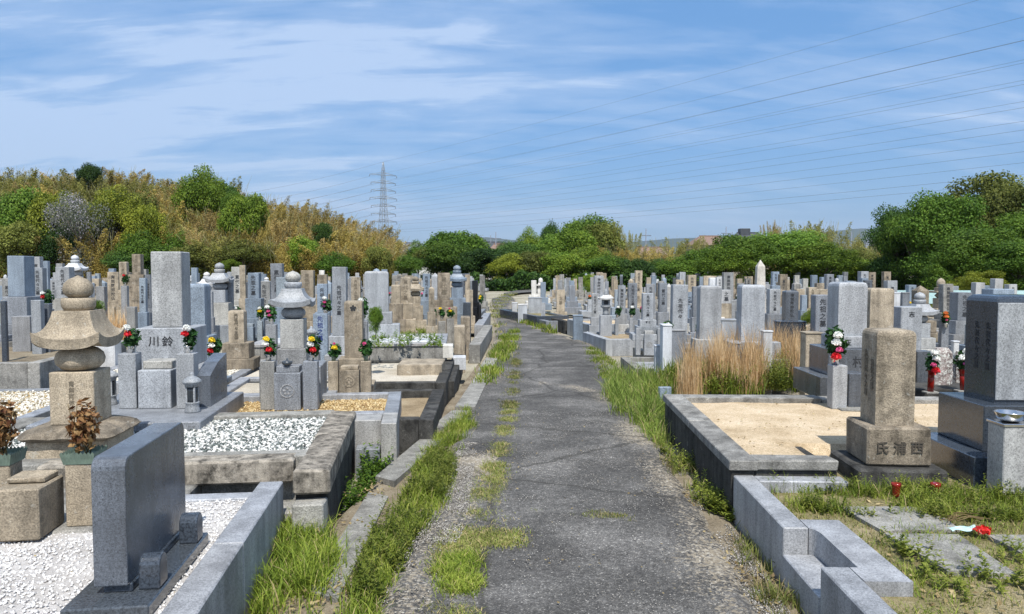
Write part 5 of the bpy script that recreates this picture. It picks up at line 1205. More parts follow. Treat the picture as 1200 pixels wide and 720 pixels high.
# ================================================================== trees
def crown(seed, lumps=30, per=300, flat=.8, leaf=.020, lo=.18, lr=(.11, .20), wr=.5, sparse=0):
    r = np.random.RandomState(seed); C_, N_, Sz = [], [], []
    for k in range(lumps):
        d = r.normal(size=3); d[2] = abs(d[2])*.9+.05 if r.rand() < .8 else d[2]; d /= np.linalg.norm(d)
        rad = (.55+.45*r.rand()) if k > 3 else .3
        zc = lo+(1-lo)*.48; c = np.array([d[0]*(wr-.12)*rad, d[1]*(wr-.12)*rad, zc+d[2]*((1-lo)*.52-.09)*rad])
        R_ = r.uniform(*lr); n = int(per*(R_/.16)**2*(.7+.6*r.rand()))
        dd = r.normal(size=(n, 3)); dd[:, 2] = dd[:, 2]*.9+.25; dd /= np.linalg.norm(dd, axis=1)[:, None]
        q = R_*(.62+.42*r.rand(n)**.7)
        # ragged shell broken into twigs
        tw = dd*q[:, None]*np.array([1, 1, flat]); C_.append(c+tw*(1+.16*np.sin(dd[:, :1]*23+k)*np.sin(dd[:, 1:2]*19+2*k)*np.sin(dd[:, 2:]*17+k))+r.normal(scale=.011, size=(n, 3))); N_.append(dd*.8+r.normal(scale=.55, size=(n, 3))+np.array([0, 0, .45])); Sz.append(leaf*(.6+.9*r.rand(n)))
    v, f = quads(np.concatenate(C_), np.concatenate(N_), np.concatenate(Sz), r, .75)
    top = np.percentile(v[:, 2], 99.6); v[:, 2] *= 1/top; q = np.percentile(np.abs(v[:, 0]), 98.5); v[:, :2] *= .5/q
    return toned(npmesh('crown', v, f), 4, seed)
def bamboo(seed, culms=19, per=1150, leaf=.026):
    r = np.random.RandomState(seed); C_, N_, Sz, A_ = [], [], [], []
    for k in range(culms):
        a = r.rand()*6.28; b0 = np.array([math.cos(a), math.sin(a), 0])*r.uniform(0, .30)**.9; H = r.uniform(.80, 1.0); ln = r.uniform(.08, .26); a2 = a+r.uniform(-.8, .8); D = np.array([math.cos(a2), math.sin(a2), 0])
        n = int(per*H); t = 1-(r.rand(n)**.78)*.88
        ax = b0+D*(t[:, None]**2.2)*ln; ax[:, 2] = H*t-.05*np.maximum(0, t-.85)*4*t
        sp = (.012+.085*np.sin(np.pi*np.clip((1-t)*1.0+.01, 0, 1))**.8); tw = np.round(r.rand(n)*26)/26*6.28+t*40
        q = sp*.85*(r.rand(n)**.6); off = np.stack([np.cos(tw)*q, np.sin(tw)*q, q*.35*r.rand(n)-.012], 1)
        C_.append(ax+off+r.normal(scale=.004, size=(n, 3))); N_.append(r.normal(scale=.8, size=(n, 3))+np.array([0, 0, .5])); Sz.append(leaf*(.5+.8*r.rand(n)))
    v, f = quads(np.concatenate(C_), np.concatenate(N_), np.concatenate(Sz), r, .36)
    return toned(npmesh('foliage', v, f), 4, seed)
def culm_mesh(seed, culms=19):
    r = np.random.RandomState(seed); b = MB()
    for k in range(culms):
        a = r.rand()*6.28; b0 = np.array([math.cos(a), math.sin(a), 0])*r.uniform(0, .30)**.9; H = r.uniform(.80, 1.0); ln = r.uniform(.08, .26); a2 = a+r.uniform(-.8, .8); D = np.array([math.cos(a2), math.sin(a2), 0])
        b.tube([tuple(b0+D*t**2.2*ln+np.array([0, 0, H*t])) for t in (0, .3, .6, .85, 1)], .006, .0012, 4); r.rand(int(420*H)) if False else None
    return b.mesh('culms')
def trunk_mesh(seed):
    r = random.Random(seed); b = MB(); b.tube([(0, 0, -.05), (.01, .0, .2), (-.01, .01, .45), (.01, 0, .7)], .035, .012, 7)
    for k in range(7):
        a = r.uniform(0, 6.28); z = r.uniform(.2, .5); l = r.uniform(.18, .33); b.tube([(0, 0, z), (math.cos(a)*l*.5, math.sin(a)*l*.5, z+.14), (math.cos(a)*l, math.sin(a)*l, z+.3)], .014, .004, 5)
    return b.mesh('trunk')
CR = [crown(s, 52, 420, .8, .026, .0, (.10, .19)) for s in (1, 2, 3)]+[crown(4, 70, 360, .7, .022, .0, (.09, .16)), crown(5, 40, 480, .85, .028, .0, (.13, .22))]
CRB = [crown(21, 84, 820, .72, .018, .0, (.06, .16), .5), crown(22, 96, 800, .70, .018, .0, (.05, .15), .5)]
CRS = crown(9, 46, 330, .8, .015, .05, (.09, .16))      # thin blossom crown
BB = [bamboo(s) for s in (31, 32, 33, 34)]; CU = [culm_mesh(s) for s in (31, 32, 33, 34)]
TK = [trunk_mesh(s) for s in (1, 2)]
tr = random.Random(5)
M['culm'] = plain('bamboo_culm', (.20, .19, .08), .6)
def tree(x, y, z, h, w, crownm, mat, label, group=None, name='broadleaf_tree', rz=None):
    t = empty(name, (x, y, z), tr.uniform(0, 6.28) if rz is None else rz, label, 'tree', group)
    link('trunk', tr.choice(TK), t, sc=(w, w, h), mat=M['bark']); link('crown', crownm, t, sc=(w, w, h), mat=M[mat]); return t
def bambooc(x, y, z, h, w, mat, label, group=None):
    t = empty('bamboo_clump', (x, y, z), tr.uniform(0, 6.28), label, 'bamboo', group); k = tr.randrange(4)
    link('culms', CU[k], t, sc=(w, w, h), mat=M['culm']); link('foliage', BB[k], t, sc=(w, w, h), mat=M[mat]); return t
def treepx(px, top, Y, wpx, crownm, mat, label, group=None, z=None, **k):
    x, zt = V(px, top, Y); w = wpx/867*Y; z0 = GZ if z is None else z; return tree(x, Y, z0, zt-z0, w, crownm, M and mat, label, group, **k)
# --- the wooded hill on the left
ZN = ((40, 'at the far left end'), (110, 'behind the lilac tree'), (200, 'above the yellow-green trees'), (290, 'at the top of the hill'), (380, 'half way down the ridge'), (480, 'at the low end of the ridge'))
zn = lambda px: next((s for l, s in ZN if px < l), 'at the low end of the ridge')
def crest(px): return interp([(-60, 186), (0, 190), (60, 196), (110, 194), (200, 201), (262, 206), (272, 216), (320, 226), (380, 240), (430, 258), (455, 276), (468, 300)], px)
cnt = 0
for yi, y in enumerate((62.5, 66, 70, 74, 78.5, 83.5, 89)):
    x = -y*.80
    while x < -9:
        st = 2.6*tr.uniform(.75, 1.25); x += st; yy = y+tr.uniform(-1.5, 1.5); px = 600+867*x/yy
        if px > 468-(89-y)*.6: continue
        tt = yi/6; cy = crest(px); topy = 300+(cy-300)*(.30+.70*tt**.85) if yi < 6 else cy+tr.uniform(-2, 4)
        topy += tr.uniform(-3, 4); zt = V(px, topy, yy)[1]; z = hill_h(x, yy)+GZ; h = max(3.0, min(9.5, zt-z)); z = zt-h
        lim = hill_h(x, yy)+GZ
        if z > lim+.2: z = lim; h = zt-z
        gold = px > 205 and not (215 < px < 268 and topy < 290)
        if (px > 268 or tr.random() < .70 or tt > .6):
            m = tr.choices(('b1', 'b2', 'b3'), (.58, .12, .30) if gold else (.28, .52, .20))[0]
            bambooc(x, yy, z, h*1.0, max(h, 6)*tr.uniform(1.05, 1.35), m, {'b1': 'golden', 'b2': 'olive', 'b3': 'brownish'}[m]+' bamboo clump %s %s' % ('low on the hillside' if tt < .3 else 'half way up the hill' if tt < .8 else 'on the hill crest', zn(px)), None)
            o = COL.objects[-1]
        else:
            m = tr.choice(('g1', 'g3', 'g4', 'g4'))
            tree(x, yy, z, h, h*tr.uniform(.65, .9), tr.choice(CR), m, {'g1': 'green', 'g3': 'dark evergreen', 'g4': 'olive'}[m]+' tree %s %s' % ('low on the hillside' if tt < .3 else 'half way up the hill' if tt < .8 else 'on the hill crest', zn(px)))
        cnt += 1
for o in bpy.data.objects:
    if o.parent is None and o.get('category') in ('tree', 'bamboo'): o['group'] = 'the '+o['label']
hz = lambda x, y: hill_h(x, y)+GZ
def hilltree(px, top, bot, Y, wpx, cm, mat, label, **k):
    x, zt = V(px, top, Y); zb = V(px, bot, Y)[1]; return tree(x, Y, zb, zt-zb, wpx/867*Y, cm, mat, label, **k)
for px, top, bot, Y, wpx, cm, mat, lab in (
    (92, 226, 330, 61, 62, CRS, 'lilac', 'bare grey tree dotted with pale lilac blossom at the foot of the left hill'),
    (30, 222, 322, 66, 60, CR[0], 'g1', 'rounded green tree left of the lilac blossom tree'), (62, 226, 322, 64, 50, CR[1], 'g5', 'yellow-green tree directly behind the lilac blossom tree'),
    (135, 220, 320, 64, 66, CR[3], 'g5', 'broad yellow-green tree right of the lilac blossom tree'), (168, 242, 325, 63, 46, CR[2], 'g5', 'smaller yellow-green tree low beside the broad one'),
    (237, 196, 290, 74, 56, CR[3], 'g2', 'fresh green tree standing on the hill crest above the tallest gravestone'), (262, 214, 280, 76, 32, CR[0], 'g3', 'dark tree at the step in the hill crest'),
    (286, 230, 312, 66, 50, CR[4], 'g2', 'bright green tree standing out of the golden bamboo'), (276, 226, 275, 70, 30, CR[1], 'g1', 'green tree above the bright one in the golden bamboo'),
    (105, 192, 235, 82, 26, CR[0], 'g3', 'small dark round tree on the left crest'), (378, 262, 300, 66, 24, CR[2], 'g3', 'small dark tree half way up the golden bamboo slope'),
    (355, 278, 330, 61, 38, CR[0], 'g2', 'light green shrub at the foot of the golden bamboo slope'), (392, 296, 335, 60, 46, CR[3], 'g1', 'low green bush at the foot of the bamboo slope'),
    (285, 282, 330, 60, 60, CR[3], 'g4', 'olive bush at the foot of the hill behind the pale five-ring tower'), (225, 288, 332, 60, 50, CR[1], 'g4', 'olive bush at the foot of the hill behind the tallest gravestone'),
    (150, 296, 332, 60, 50, CR[2], 'g3', 'dark green bush at the hill foot left of the tallest gravestone'), (20, 262, 330, 61, 50, CR[1], 'g4', 'olive tree at the hill foot, far left'),
    (270, 304, 325, 58, 22, CR[0], 'g2', 'small bright green shrub behind the second five-ring tower'), (440, 290, 338, 60, 36, CR[4], 'g4', 'olive bush at the low end of the bamboo slope'), (478, 300, 335, 62, 34, CR[0], 'g1', 'green bush where the bamboo slope ends')):
    hilltree(px, top, bot, Y, wpx, cm, mat, lab)
for px, top, Y, wpx, m in ((300, 250, 66, 50, 'b1'), (340, 250, 68, 54, 'b3'), (380, 258, 68, 56, 'b1'), (420, 268, 66, 54, 'b1'), (448, 280, 66, 42, 'b3'), (200, 262, 64, 54, 'b1'), (232, 262, 63, 50, 'b3'), (8, 260, 64, 46, 'b1'), (262, 264, 64, 50, 'b1'), (325, 280, 62, 46, 'b1'), (420, 288, 62, 46, 'b3')):
    x, zt = V(px, top, Y); zb = V(px, 332, Y)[1]; bambooc(x, Y, zb, zt-zb, wpx/867*Y*1.1, m, '%s bamboo in front, %s' % ({'b1': 'golden', 'b3': 'brownish'}[m], zn(px)+(' by the bright tree' if 250 < px < 330 else '')), 'bamboo clumps along the front of the slope')
# --- tree line behind the cemetery
TL_ = [(490, 283, 84, 30, 3, 'g1'), (512, 288, 76, 44, 0, 'g4'), (532, 272, 80, 56, 1, 'g1'), (525, 285, 72, 46, 2, 'g1'), (552, 276, 84, 34, 4, 'g4'), (562, 292, 70, 46, 0, 'g3'), (585, 292, 74, 44, 1, 'g3'), (602, 284, 78, 44, 2, 'g3'),
 (620, 268, 84, 30, 3, 'g2'), (645, 261, 90, 20, 0, 'g3'), (648, 276, 82, 52, 3, 'g1'), (600, 298, 68, 46, 3, 'g5'), (630, 296, 68, 44, 4, 'g4'), (690, 254, 88, 56, 0, 'g1'), (672, 270, 82, 44, 1, 'g2'), (706, 262, 86, 40, 2, 'g4'), (660, 298, 66, 44, 1, 'g2'), (690, 290, 70, 54, 3, 'g2'),
 (712, 300, 66, 46, 0, 'g1'), (740, 304, 66, 46, 4, 'g3'), (770, 304, 68, 52, 3, 'g3'), (800, 300, 66, 52, 3, 'g1'), (830, 292, 66, 52, 2, 'g1'), (1005, 292, 62, 60, 3, 'g4'), (985, 300, 58, 50, 0, 'g2'), (1018, 305, 52, 48, 1, 'g2')]
for px, top, Y, wpx, k, m in TL_:
    treepx(px, top, Y, wpx*1.15, CR[k], m, '%s %s tree behind the cemetery, %s' % ('front' if Y < 69 else 'middle row' if Y < 79 else 'rear', {'g1': 'green', 'g2': 'bright green', 'g3': 'dark green', 'g4': 'olive', 'g5': 'yellow-green'}[m], 'by the white house' if px < 520 else 'left of the roofs' if px < 575 else 'straight above the path' if px < 625 else 'under the small dark round tree' if px < 660 else 'in the tallest middle group' if px < 725 else 'in the low dark hedge row' if px < 815 else 'left of the big green mound' if px < 900 else 'right of the big green mound'), 'trees in the line behind the cemetery')
for px, top, Y, wpx, m in ((716, 256, 86, 26, 'b2'), (738, 266, 88, 26, 'b2'), (735, 284, 74, 44, 'b1'), (760, 288, 76, 46, 'b1'), (722, 290, 72, 40, 'b1'), (790, 276, 80, 44, 'b2'), (812, 274, 82, 36, 'b2'), (775, 292, 78, 40, 'b3'), (905, 255, 82, 22, 'b3'), (925, 262, 84, 44, 'b2'), (948, 254, 82, 48, 'b2'), (972, 258, 84, 44, 'b2'), (998, 270, 82, 44, 'b2'), (1018, 278, 78, 44, 'b2'), (1040, 284, 74, 36, 'b1'), (1000, 285, 70, 40, 'b2')):
    x, zt = V(px, top, Y); bambooc(x, Y, GZ, zt-GZ, wpx/867*Y*1.5, m, '%s %s bamboo behind the cemetery, %s' % ('slim' if wpx < 30 else 'nearer' if Y < 79 else 'rear', {'b1': 'straw coloured', 'b2': 'olive', 'b3': 'brownish'}[m], 'beside the tallest middle trees' if px < 770 else 'before the distant roofs' if px < 900 else 'behind the big green mound'), 'bamboo clumps behind the cemetery')
for px, top, Y, wpx, m, cm, lab in ((850, 290, 52, 60, 'g2', 0, 'bright camphor tree forming the left shoulder of the big green mound'), (880, 276, 54, 84, 'g1', 1, 'big rounded camphor tree right behind the obelisk'), (925, 272, 56, 96, 'g1', 0, 'big rounded camphor tree right of the obelisk'), (962, 284, 52, 70, 'g2', 1, 'right shoulder of the big green mound, bright camphor tree')):
    treepx(px, top, Y, wpx*1.2, CRB[cm], m, lab)
for px, top, Y, wpx, m, cm, lab in ((1052, 244, 48, 60, 'g3', 0, 'dark evergreen at the left end of the tall wood on the right'), (1078, 238, 46, 64, 'g1', 1, 'green camphor tree second from the left end of the right wood'), (1105, 228, 44, 80, 'g1', 0, 'wide green camphor tree in the middle of the right wood'), (1145, 209, 50, 104, 'g4', 1, 'tallest pale olive crown at the top of the right wood'), (1190, 216, 46, 80, 'g4', 0, 'olive tree at the top right picture edge'),
    (1160, 268, 36, 92, 'g1', 1, 'low spreading green tree before the right wood'), (1122, 292, 36, 60, 'g1', 0, 'green tree over the dark gap at the right'), (1195, 285, 34, 86, 'g1', 0, 'green tree at the right picture edge above the dark tomb'), (1147, 318, 33, 50, 'g5', 1, 'yellow-green low branches above the dark tomb'), (1095, 268, 50, 70, 'g3', 1, 'dark tree inside the right wood'), (1060, 290, 50, 60, 'g3', 0, 'dark tree above the light blue fence'), (1230, 230, 42, 90, 'g1', 1, 'tree leaning in past the right picture edge'),
    (1090, 300, 46, 60, 'g3', 0, 'dark tree in the gap behind the grey five-ring tower'), (1125, 300, 44, 60, 'g3', 1, 'dark shaded tree low in the right wood')):
    treepx(px, top, Y, wpx*1.2, CRB[cm], m, lab)
for px, top, bot, Y, m, cm, lab, w in ((1012, 362, 392, 11, 'g2', 0, '', 0), (952, 362, 395, 13, 'g2', 3, 'small bright green shrub among the graves right of the obelisk', 24), (440, 360, 395, 9.6, 'g1', 2, 'small dark green bush right of the plum-crested gravestone', 16), (105, 352, 372, 13, 'g1', 1, 'small green bush behind the jewel of the tan tower', 28), (675, 325, 352, 45, 'g2', 0, 'small green bush among the far graves right of the path', 14), (690, 322, 350, 48, 'g2', 2, 'green shrub among the far graves near the path bend', 16)):
    if not w: continue
    x, zt = V(px, top, Y); zb = V(px, bot, Y)[1]; t = empty('shrub', (x, Y, zb), 0, lab, 'shrub'); link('stem', TK[0], t, sc=(w/867*Y, w/867*Y, zt-zb), mat=M['bark']); link('leaves', CR[cm], t, sc=(w/867*Y, w/867*Y, zt-zb), mat=M[m])

# ================================================================== houses, poles, pylon, mountains
M['wallw'] = plain('white_house_wall', (.62, .61, .58), .8, 0, .06, 2); M['wallb'] = plain('beige_house_wall', (.45, .38, .30), .8, 0, .06, 2); M['roofg'] = plain('grey_tile_roof', (.13, .145, .17), .6, 0, .15, 8); M['roofd'] = plain('dark_tile_roof', (.055, .06, .07), .6, 0, .15, 8); M['roofr'] = plain('brown_tile_roof', (.20, .13, .10), .7, 0, .15, 8); M['window'] = plain('window_glass', (.04, .05, .06), .1)
def house(px, top, Y, wpx, wall, roof, label, yaw=.2, hip=True):
    x, zt = V(px, top, Y); w = wpx/867*Y; d = w*.7; h = max(4.6, zt-1.9-GZ); t = empty('house', (x, Y, GZ), yaw, label, 'house')
    MB().box(-w/2, w/2, -d/2, d/2, 0, h).put('wall', t, M[wall]); b = MB(); e = .5; rx = w*.28 if hip else w/2+e
    b.add([(-w/2-e, -d/2-e, h), (w/2+e, -d/2-e, h), (w/2+e, d/2+e, h), (-w/2-e, d/2+e, h), (-rx, 0, zt-GZ), (rx, 0, zt-GZ)], [(0, 1, 5, 4), (1, 2, 5), (2, 3, 4, 5), (3, 0, 4), (0, 3, 2, 1)]); rf = b.put('roof', t, M[roof])
    MB().box(-rx, rx, -.15, .15, 0, .25).put('ridge', rf, M[roof], loc=(0, 0, zt-GZ-.1))
    for fl in (0, 1):
        for k in range(max(2, int(w/3))):
            xx = -w/2+(k+.5)*w/max(2, int(w/3)); o = MB().box(-.75, .75, -.05, .06, 0, 1.2).put('window', t, M['window'], loc=(xx, -d/2-.02, h-1.9-fl*2.8)); MB().box(-.85, .85, -.09, .02, -.1, 0).put('sill', o, M['wallw'])
house(484, 285, 135, 30, 'wallw', 'roofg', 'white two-storey house with grey tiled roof between the bamboo slope and the trees', .3)
house(497, 290, 125, 16, 'wallw', 'roofg', 'small white house annex right of the white house', -.1)
house(570, 284, 170, 34, 'wallb', 'roofd', 'long dark roofed house behind the trees left of the path line', .1, False)
house(585, 286, 150, 22, 'wallw', 'roofr', 'reddish brown roofed house behind the trees above the path', -.2)
house(832, 277, 150, 46, 'wallb', 'roofr', 'tan walled house with brown roof behind the bamboo right of centre', .15)
house(876, 273, 165, 44, 'wallb', 'roofd', 'dark roofed house with a rooftop tank right of centre', -.1)
house(765, 290, 160, 34, 'wallw', 'roofr', 'pinkish house half hidden behind straw bamboo', .1, False)
house(1022, 282, 140, 24, 'wallw', 'roofg', 'small pale house behind bamboo left of the right wood', .1)
x, z = V(872, 266, 165); tag(MB().box(-1.1, 1.1, -1, 1, 0, 2.6, .1).put('roof_tank', None, M['roofd'], loc=(x, 165, z-3.0)), 'dark square water tank on the dark roofed house', 'tank')
for px, top, Y in ((1032, 262, 130), (998, 272, 150), (851, 266, 150), (858, 272, 170), (757, 268, 140), (581, 272, 150), (575, 276, 170)):
    x, z = V(px, top, Y); t = empty('utility_pole', (x, Y, GZ), .3, 'distant utility pole with crossarm %s' % ('left of the right wood' if px > 1020 else 'behind the bamboo right of the mound' if px > 900 else 'beside the rooftop tank' if px > 840 else 'above the straw bamboo' if px > 700 else 'over the middle roofs'), 'utility pole', 'distant utility poles above the trees '+str(px//60))
    MB().tube([(0, 0, 0), (0, 0, z-GZ)], .13, .09, 8).put('pole', t, M['wire']); MB().box(-1.1, 1.1, -.07, .07, z-GZ-1.4, z-GZ-1.25).put('crossarm', t, M['wire'])
PX, PZ = V(449, 190, 330); PY_ = 330
t = empty('pylon', (PX, PY_, -2), R(40), 'tall lattice steel power pylon beyond the bamboo slope', 'pylon')
H = PZ+2; b = MB()
def half(z): return interp([(0, 3.6), (H*.40, 1.8), (H*.62, 1.05), (H*.92, .6), (H, .1)], z)
zs = [H*k/22 for k in range(23)]
for sx in (-1, 1):
    for sy in (-1, 1): b.tube([(sx*half(z), sy*half(z), z) for z in zs], .13, .09, 4)
for z0_, z1_ in zip(zs, zs[1:]):
    a, c = half(z0_), half(z1_)
    for q in range(4):
        P_ = lambda h_, i: [(-h_, -h_), (h_, -h_), (h_, h_), (-h_, h_)][i % 4]
        b.tube([(*P_(a, q), z0_), (*P_(c, q+1), z1_)], .05, .05, 3); b.tube([(*P_(a, q+1), z0_), (*P_(c, q), z1_)], .05, .05, 3); b.tube([(*P_(c, q), z1_), (*P_(c, q+1), z1_)], .06, .06, 3)
b.put('lattice_tower', t, M['metal_grey'])
AZ = [V(449, 205.5+9.1*k, 330)[1]+2 for k in range(8)]
ends = []
wd = Vector((83-PX, 120-PY_, 0)); wd.normalize(); pd = Vector((-wd.y, wd.x, 0)); cr_, sr_ = math.cos(-R(40)), math.sin(-R(40))
lp = Vector((pd.x*cr_-pd.y*sr_, pd.x*sr_+pd.y*cr_, 0))
for k, z in enumerate(AZ):
    for sg in (-1, 1):
        L = (5.8 if k % 3 else 6.4); a = MB(); d = lp*sg; h_ = half(z)
        tip = d*L; 
        for o_ in (-.5, .5):
            side = Vector((-d.y, d.x, 0))*h_*o_*2; a.tube([tuple(side+d*h_*.3+Vector((0, 0, z))), tuple(tip+Vector((0, 0, z)))], .10, .07, 4); a.tube([tuple(side+d*h_*.3+Vector((0, 0, z+1.1))), tuple(tip+Vector((0, 0, z+.1)))], .08, .06, 4)
        arm = a.put('crossarm', t, M['metal_grey']); MB().tube([tuple(tip+Vector((0, 0, z))), tuple(tip+Vector((0, 0, z-.9)))], .14, .14, 5).put('insulator', arm, M['wire'])
        ends.append((sg, z-2-.9, L))
ends.append((0, H-2, 0))
for sg, z, L in ends:
    for way in (1, -1):
        p0 = Vector((PX, PY_, z))+pd*sg*L
        if way == 1: q = p0+wd*(430.0)
        else:
            q = Vector((PX-210, PY_+95, z-9))+pd*sg*L
        n = 26; pts = []
        for i in range(n+1):
            f = i/n; p = p0.lerp(q, f); p.z -= (5.0 if way == 1 else 8.0)*4*f*(1-f)*(1 if way == 1 else 1)*(.55 if way == 1 else 1); pts.append(tuple(p-p0))
        o = MB().tube(pts, .026 if way == 1 else .045, .026 if way == 1 else .045, 3).put('power_cable', None, M['wire'], loc=tuple(p0))
        side = 'top earth wire' if sg == 0 else ('near-side' if sg < 0 else 'far-side')+' power cable'
        tag(o, '%s running %s from the pylon, %s' % (side, 'right across the sky' if way == 1 else 'left behind the hill', ('top', 'second', 'third', 'fourth', 'fifth', 'sixth', 'seventh', 'lowest')[sorted(set(round(e[1], 3) for e in ends if e[0]), reverse=True).index(round(z, 3))]+' arm' if sg else 'highest of all'), 'power cable', 'power cables of the pylon')
def ridge(name, Y, pts, seed, lo=-60):
    n = 160; x0, x1 = -Y*1.3, Y*1.3; vs = []
    for i in range(n+1):
        x = x0+(x1-x0)*i/n; px = 600+867*x/Y; top = interp(pts, px)+1.6*nz(px*.03, seed)+.8*nz(px*.11, seed, 1, 2); z = V(600, top, Y)[1]
        for j, (dy, f) in enumerate(((-Y*.12, 0), (-Y*.06, .45), (-Y*.02, .85), (0, 1), (Y*.05, .7), (Y*.1, 0))): vs.append((x, Y+dy, lo+(z-lo)*f))
    fs = [(i*6+j, (i+1)*6+j, (i+1)*6+j+1, i*6+j+1) for i in range(n) for j in range(5)]
    tag(link(name, npmesh(name, vs, fs, M['mount'], True)), kind='structure')
M['mount'] = groundmat('wooded_mountain', ((.03, .045, .02), (.045, .06, .03), (.06, .075, .04)), .002, .01, .5)
ridge('mountains', 8800, [(0, 300), (480, 289), (520, 280), (560, 278), (600, 281), (700, 287), (760, 282), (800, 279), (850, 280), (900, 278), (960, 272), (1000, 268), (1050, 270), (1100, 282), (1300, 290)], 3.3)

# ================================================================== grass, weeds, reeds
def inpoly(x, y, P):
    r = np.zeros(len(x), bool); n = len(P); j = n-1
    for i in range(n):
        xi, yi = P[i]; xj, yj = P[j]; c = ((yi > y) != (yj > y)) & (x < (xj-xi)*(y-yi)/(yj-yi+1e-12)+xi); r ^= c; j = i
    return r
def sample(poly, n, rs, clump=0.0, cs=3.0):
    P = np.array(poly); lo, hi = P.min(0), P.max(0); X = np.empty(0); Y = np.empty(0)
    while len(X) < n:
        x = rs.uniform(lo[0], hi[0], n*2); y = rs.uniform(lo[1], hi[1], n*2); k = inpoly(x, y, P)
        if clump:
            nn = np.array([nz(a, b, cs, 1)+.5*nz(a, b, cs*3, 2) for a, b in zip(x, y)]); k &= (nn+.25 > clump*rs.rand(len(x)))
        X = np.concatenate([X, x[k]]); Y = np.concatenate([Y, y[k]])
        if clump and len(X) == 0: break
    return X[:n], Y[:n]
def blades(name, poly, n, h, wid, mat, label, z=0.0, bend=.5, clump=.6, cs=3.0, seed=1, tuft=6, tr_=.035, cat='grass', parent=None):
    """grass as tapered, bending blades standing in tufts"""
    rs = np.random.RandomState(seed); nt_ = max(1, n//tuft); X, Y = sample(poly, nt_, rs, clump, cs)
    X = np.repeat(X, tuft)+rs.normal(scale=tr_, size=nt_*tuft); Y = np.repeat(Y, tuft)+rs.normal(scale=tr_, size=nt_*tuft); n = len(X)
    th = np.repeat(.55+.75*rs.rand(nt_), tuft); H = rs.uniform(h[0], h[1], n)*th; A = rs.rand(n)*6.28; B = H*bend*rs.uniform(.1, 1.0, n); w = wid*(.6+.8*rs.rand(n))/2
    D = np.stack([np.cos(A), np.sin(A), np.zeros(n)], 1); Pp = np.stack([-D[:, 1], D[:, 0], np.zeros(n)], 1); a3 = rs.uniform(-.9, .9, n); Pp = Pp*np.cos(a3)[:, None]+D*np.sin(a3)[:, None]
    base = np.stack([X, Y, np.full(n, z-.01)], 1); vs = []
    for t, ww in ((0, 1), (.4, .9), (.75, .6), (1, .06)):
        c = base+D*(B*t**2)[:, None]; c[:, 2] += H*t*(1-.25*t*bend); vs += [c-Pp*(w*ww)[:, None], c+Pp*(w*ww)[:, None]]
    v = np.stack(vs, 1).reshape(-1, 3); F = np.array([(0, 1, 3, 2), (2, 3, 5, 4), (4, 5, 7, 6)]); f = (F[None]+8*np.arange(n)[:, None, None]).reshape(-1, 4)
    return tag(link(name, toned(npmesh(name, v, f, M[mat]), 8, seed), parent), label, cat, kind='stuff')
def herbs(name, poly, n, h, mat, label, z=0, seed=1, leaf=.035, per=16, clump=.6, cs=3):
    """leafy weeds: little leaves all along short upright stems"""
    rs = np.random.RandomState(seed); X, Y = sample(poly, n, rs, clump, cs); H = rs.uniform(h[0], h[1], n); ln = rs.normal(scale=.25, size=(n, 2))
    t = np.tile(np.linspace(.1, 1, per), n); Hr = np.repeat(H, per); cx_ = np.repeat(X, per)+np.repeat(ln[:, 0]*H, per)*t**1.5; cy_ = np.repeat(Y, per)+np.repeat(ln[:, 1]*H, per)*t**1.5
    a = rs.rand(n*per)*6.28; L = leaf*(1.15-.6*t)*(.7+.6*rs.rand(n*per)); d = np.stack([np.cos(a), np.sin(a), .5+.4*rs.rand(n*per)], 1); d /= np.linalg.norm(d, axis=1)[:, None]
    s = np.stack([-np.sin(a), np.cos(a), np.zeros(n*per)], 1); c = np.stack([cx_, cy_, z+Hr*t], 1); w = L*.2
    v = np.stack([c, c+d*(L*.45)[:, None]+s*w[:, None], c+d*L[:, None]-np.array([0, 0, .25])*L[:, None], c+d*(L*.45)[:, None]-s*w[:, None]], 1).reshape(-1, 3)
    f = np.arange(len(v)).reshape(-1, 4); return tag(link(name, toned(npmesh(name, v, f, M[mat]), 4, seed)), label, 'weeds', kind='stuff')
g0 = lambda L, z=0: [G(x, y, z) for x, y in L]
vp = g0([(282, 760), (300, 690), (330, 600), (352, 640), (440, 590), (500, 500), (548, 475), (557, 500), (530, 545), (520, 590), (470, 640), (440, 700), (400, 760)])
blades('verge_grass', g0([(395, 760), (415, 700), (455, 630), (480, 585), (505, 520), (548, 478), (556, 500), (530, 545), (522, 590), (480, 640), (450, 690), (430, 760)]), 12000, (.03, .13), .0055, 'grassv', 'fresh green grass along the left edge of the path', -.02, .8, .95, 3.5, 3, 7, .03)
blades('verge_grass', g0([(292, 760), (302, 650), (325, 605), (372, 615), (395, 640), (375, 690), (350, 760)]), 6500, (.05, .20), .006, 'grassv', 'taller grass tuft between the white gravel curb and the path', -.03, .9, .9, 3.0, 4, 7, .04)
blades('verge_grass', g0([(400, 700), (440, 640), (470, 590), (500, 530), (520, 520), (515, 560), (480, 620), (440, 690)]), 4200, (.05, .15), .006, 'grassv', 'grass strip over the gutter edge left of the path', -.02, .8, 1.0, 3, 5, 7, .03)
herbs('verge_weeds', g0([(400, 740), (430, 640), (520, 520), (535, 560), (480, 650), (440, 740)]), 500, (.06, .20), 'weed', 'leafy weeds in the grass at the left path edge', -.02, 5, .04, 14)
herbs('gutter_weeds', g0([(400, 600), (425, 560), (448, 530), (462, 535), (440, 575), (420, 605)], -.1), 130, (.06, .22), 'g1', 'dark leafy plants in the gutter beside the pebble plot', -.12, 6, .07, 14, 0)
herbs('gutter_weeds', g0([(430, 560), (425, 535), (440, 525), (462, 540), (450, 560)], -.1), 90, (.08, .26), 'g1', 'bushy nettle patch below the granite curb notch', -.10, 7, .07, 14, 0)
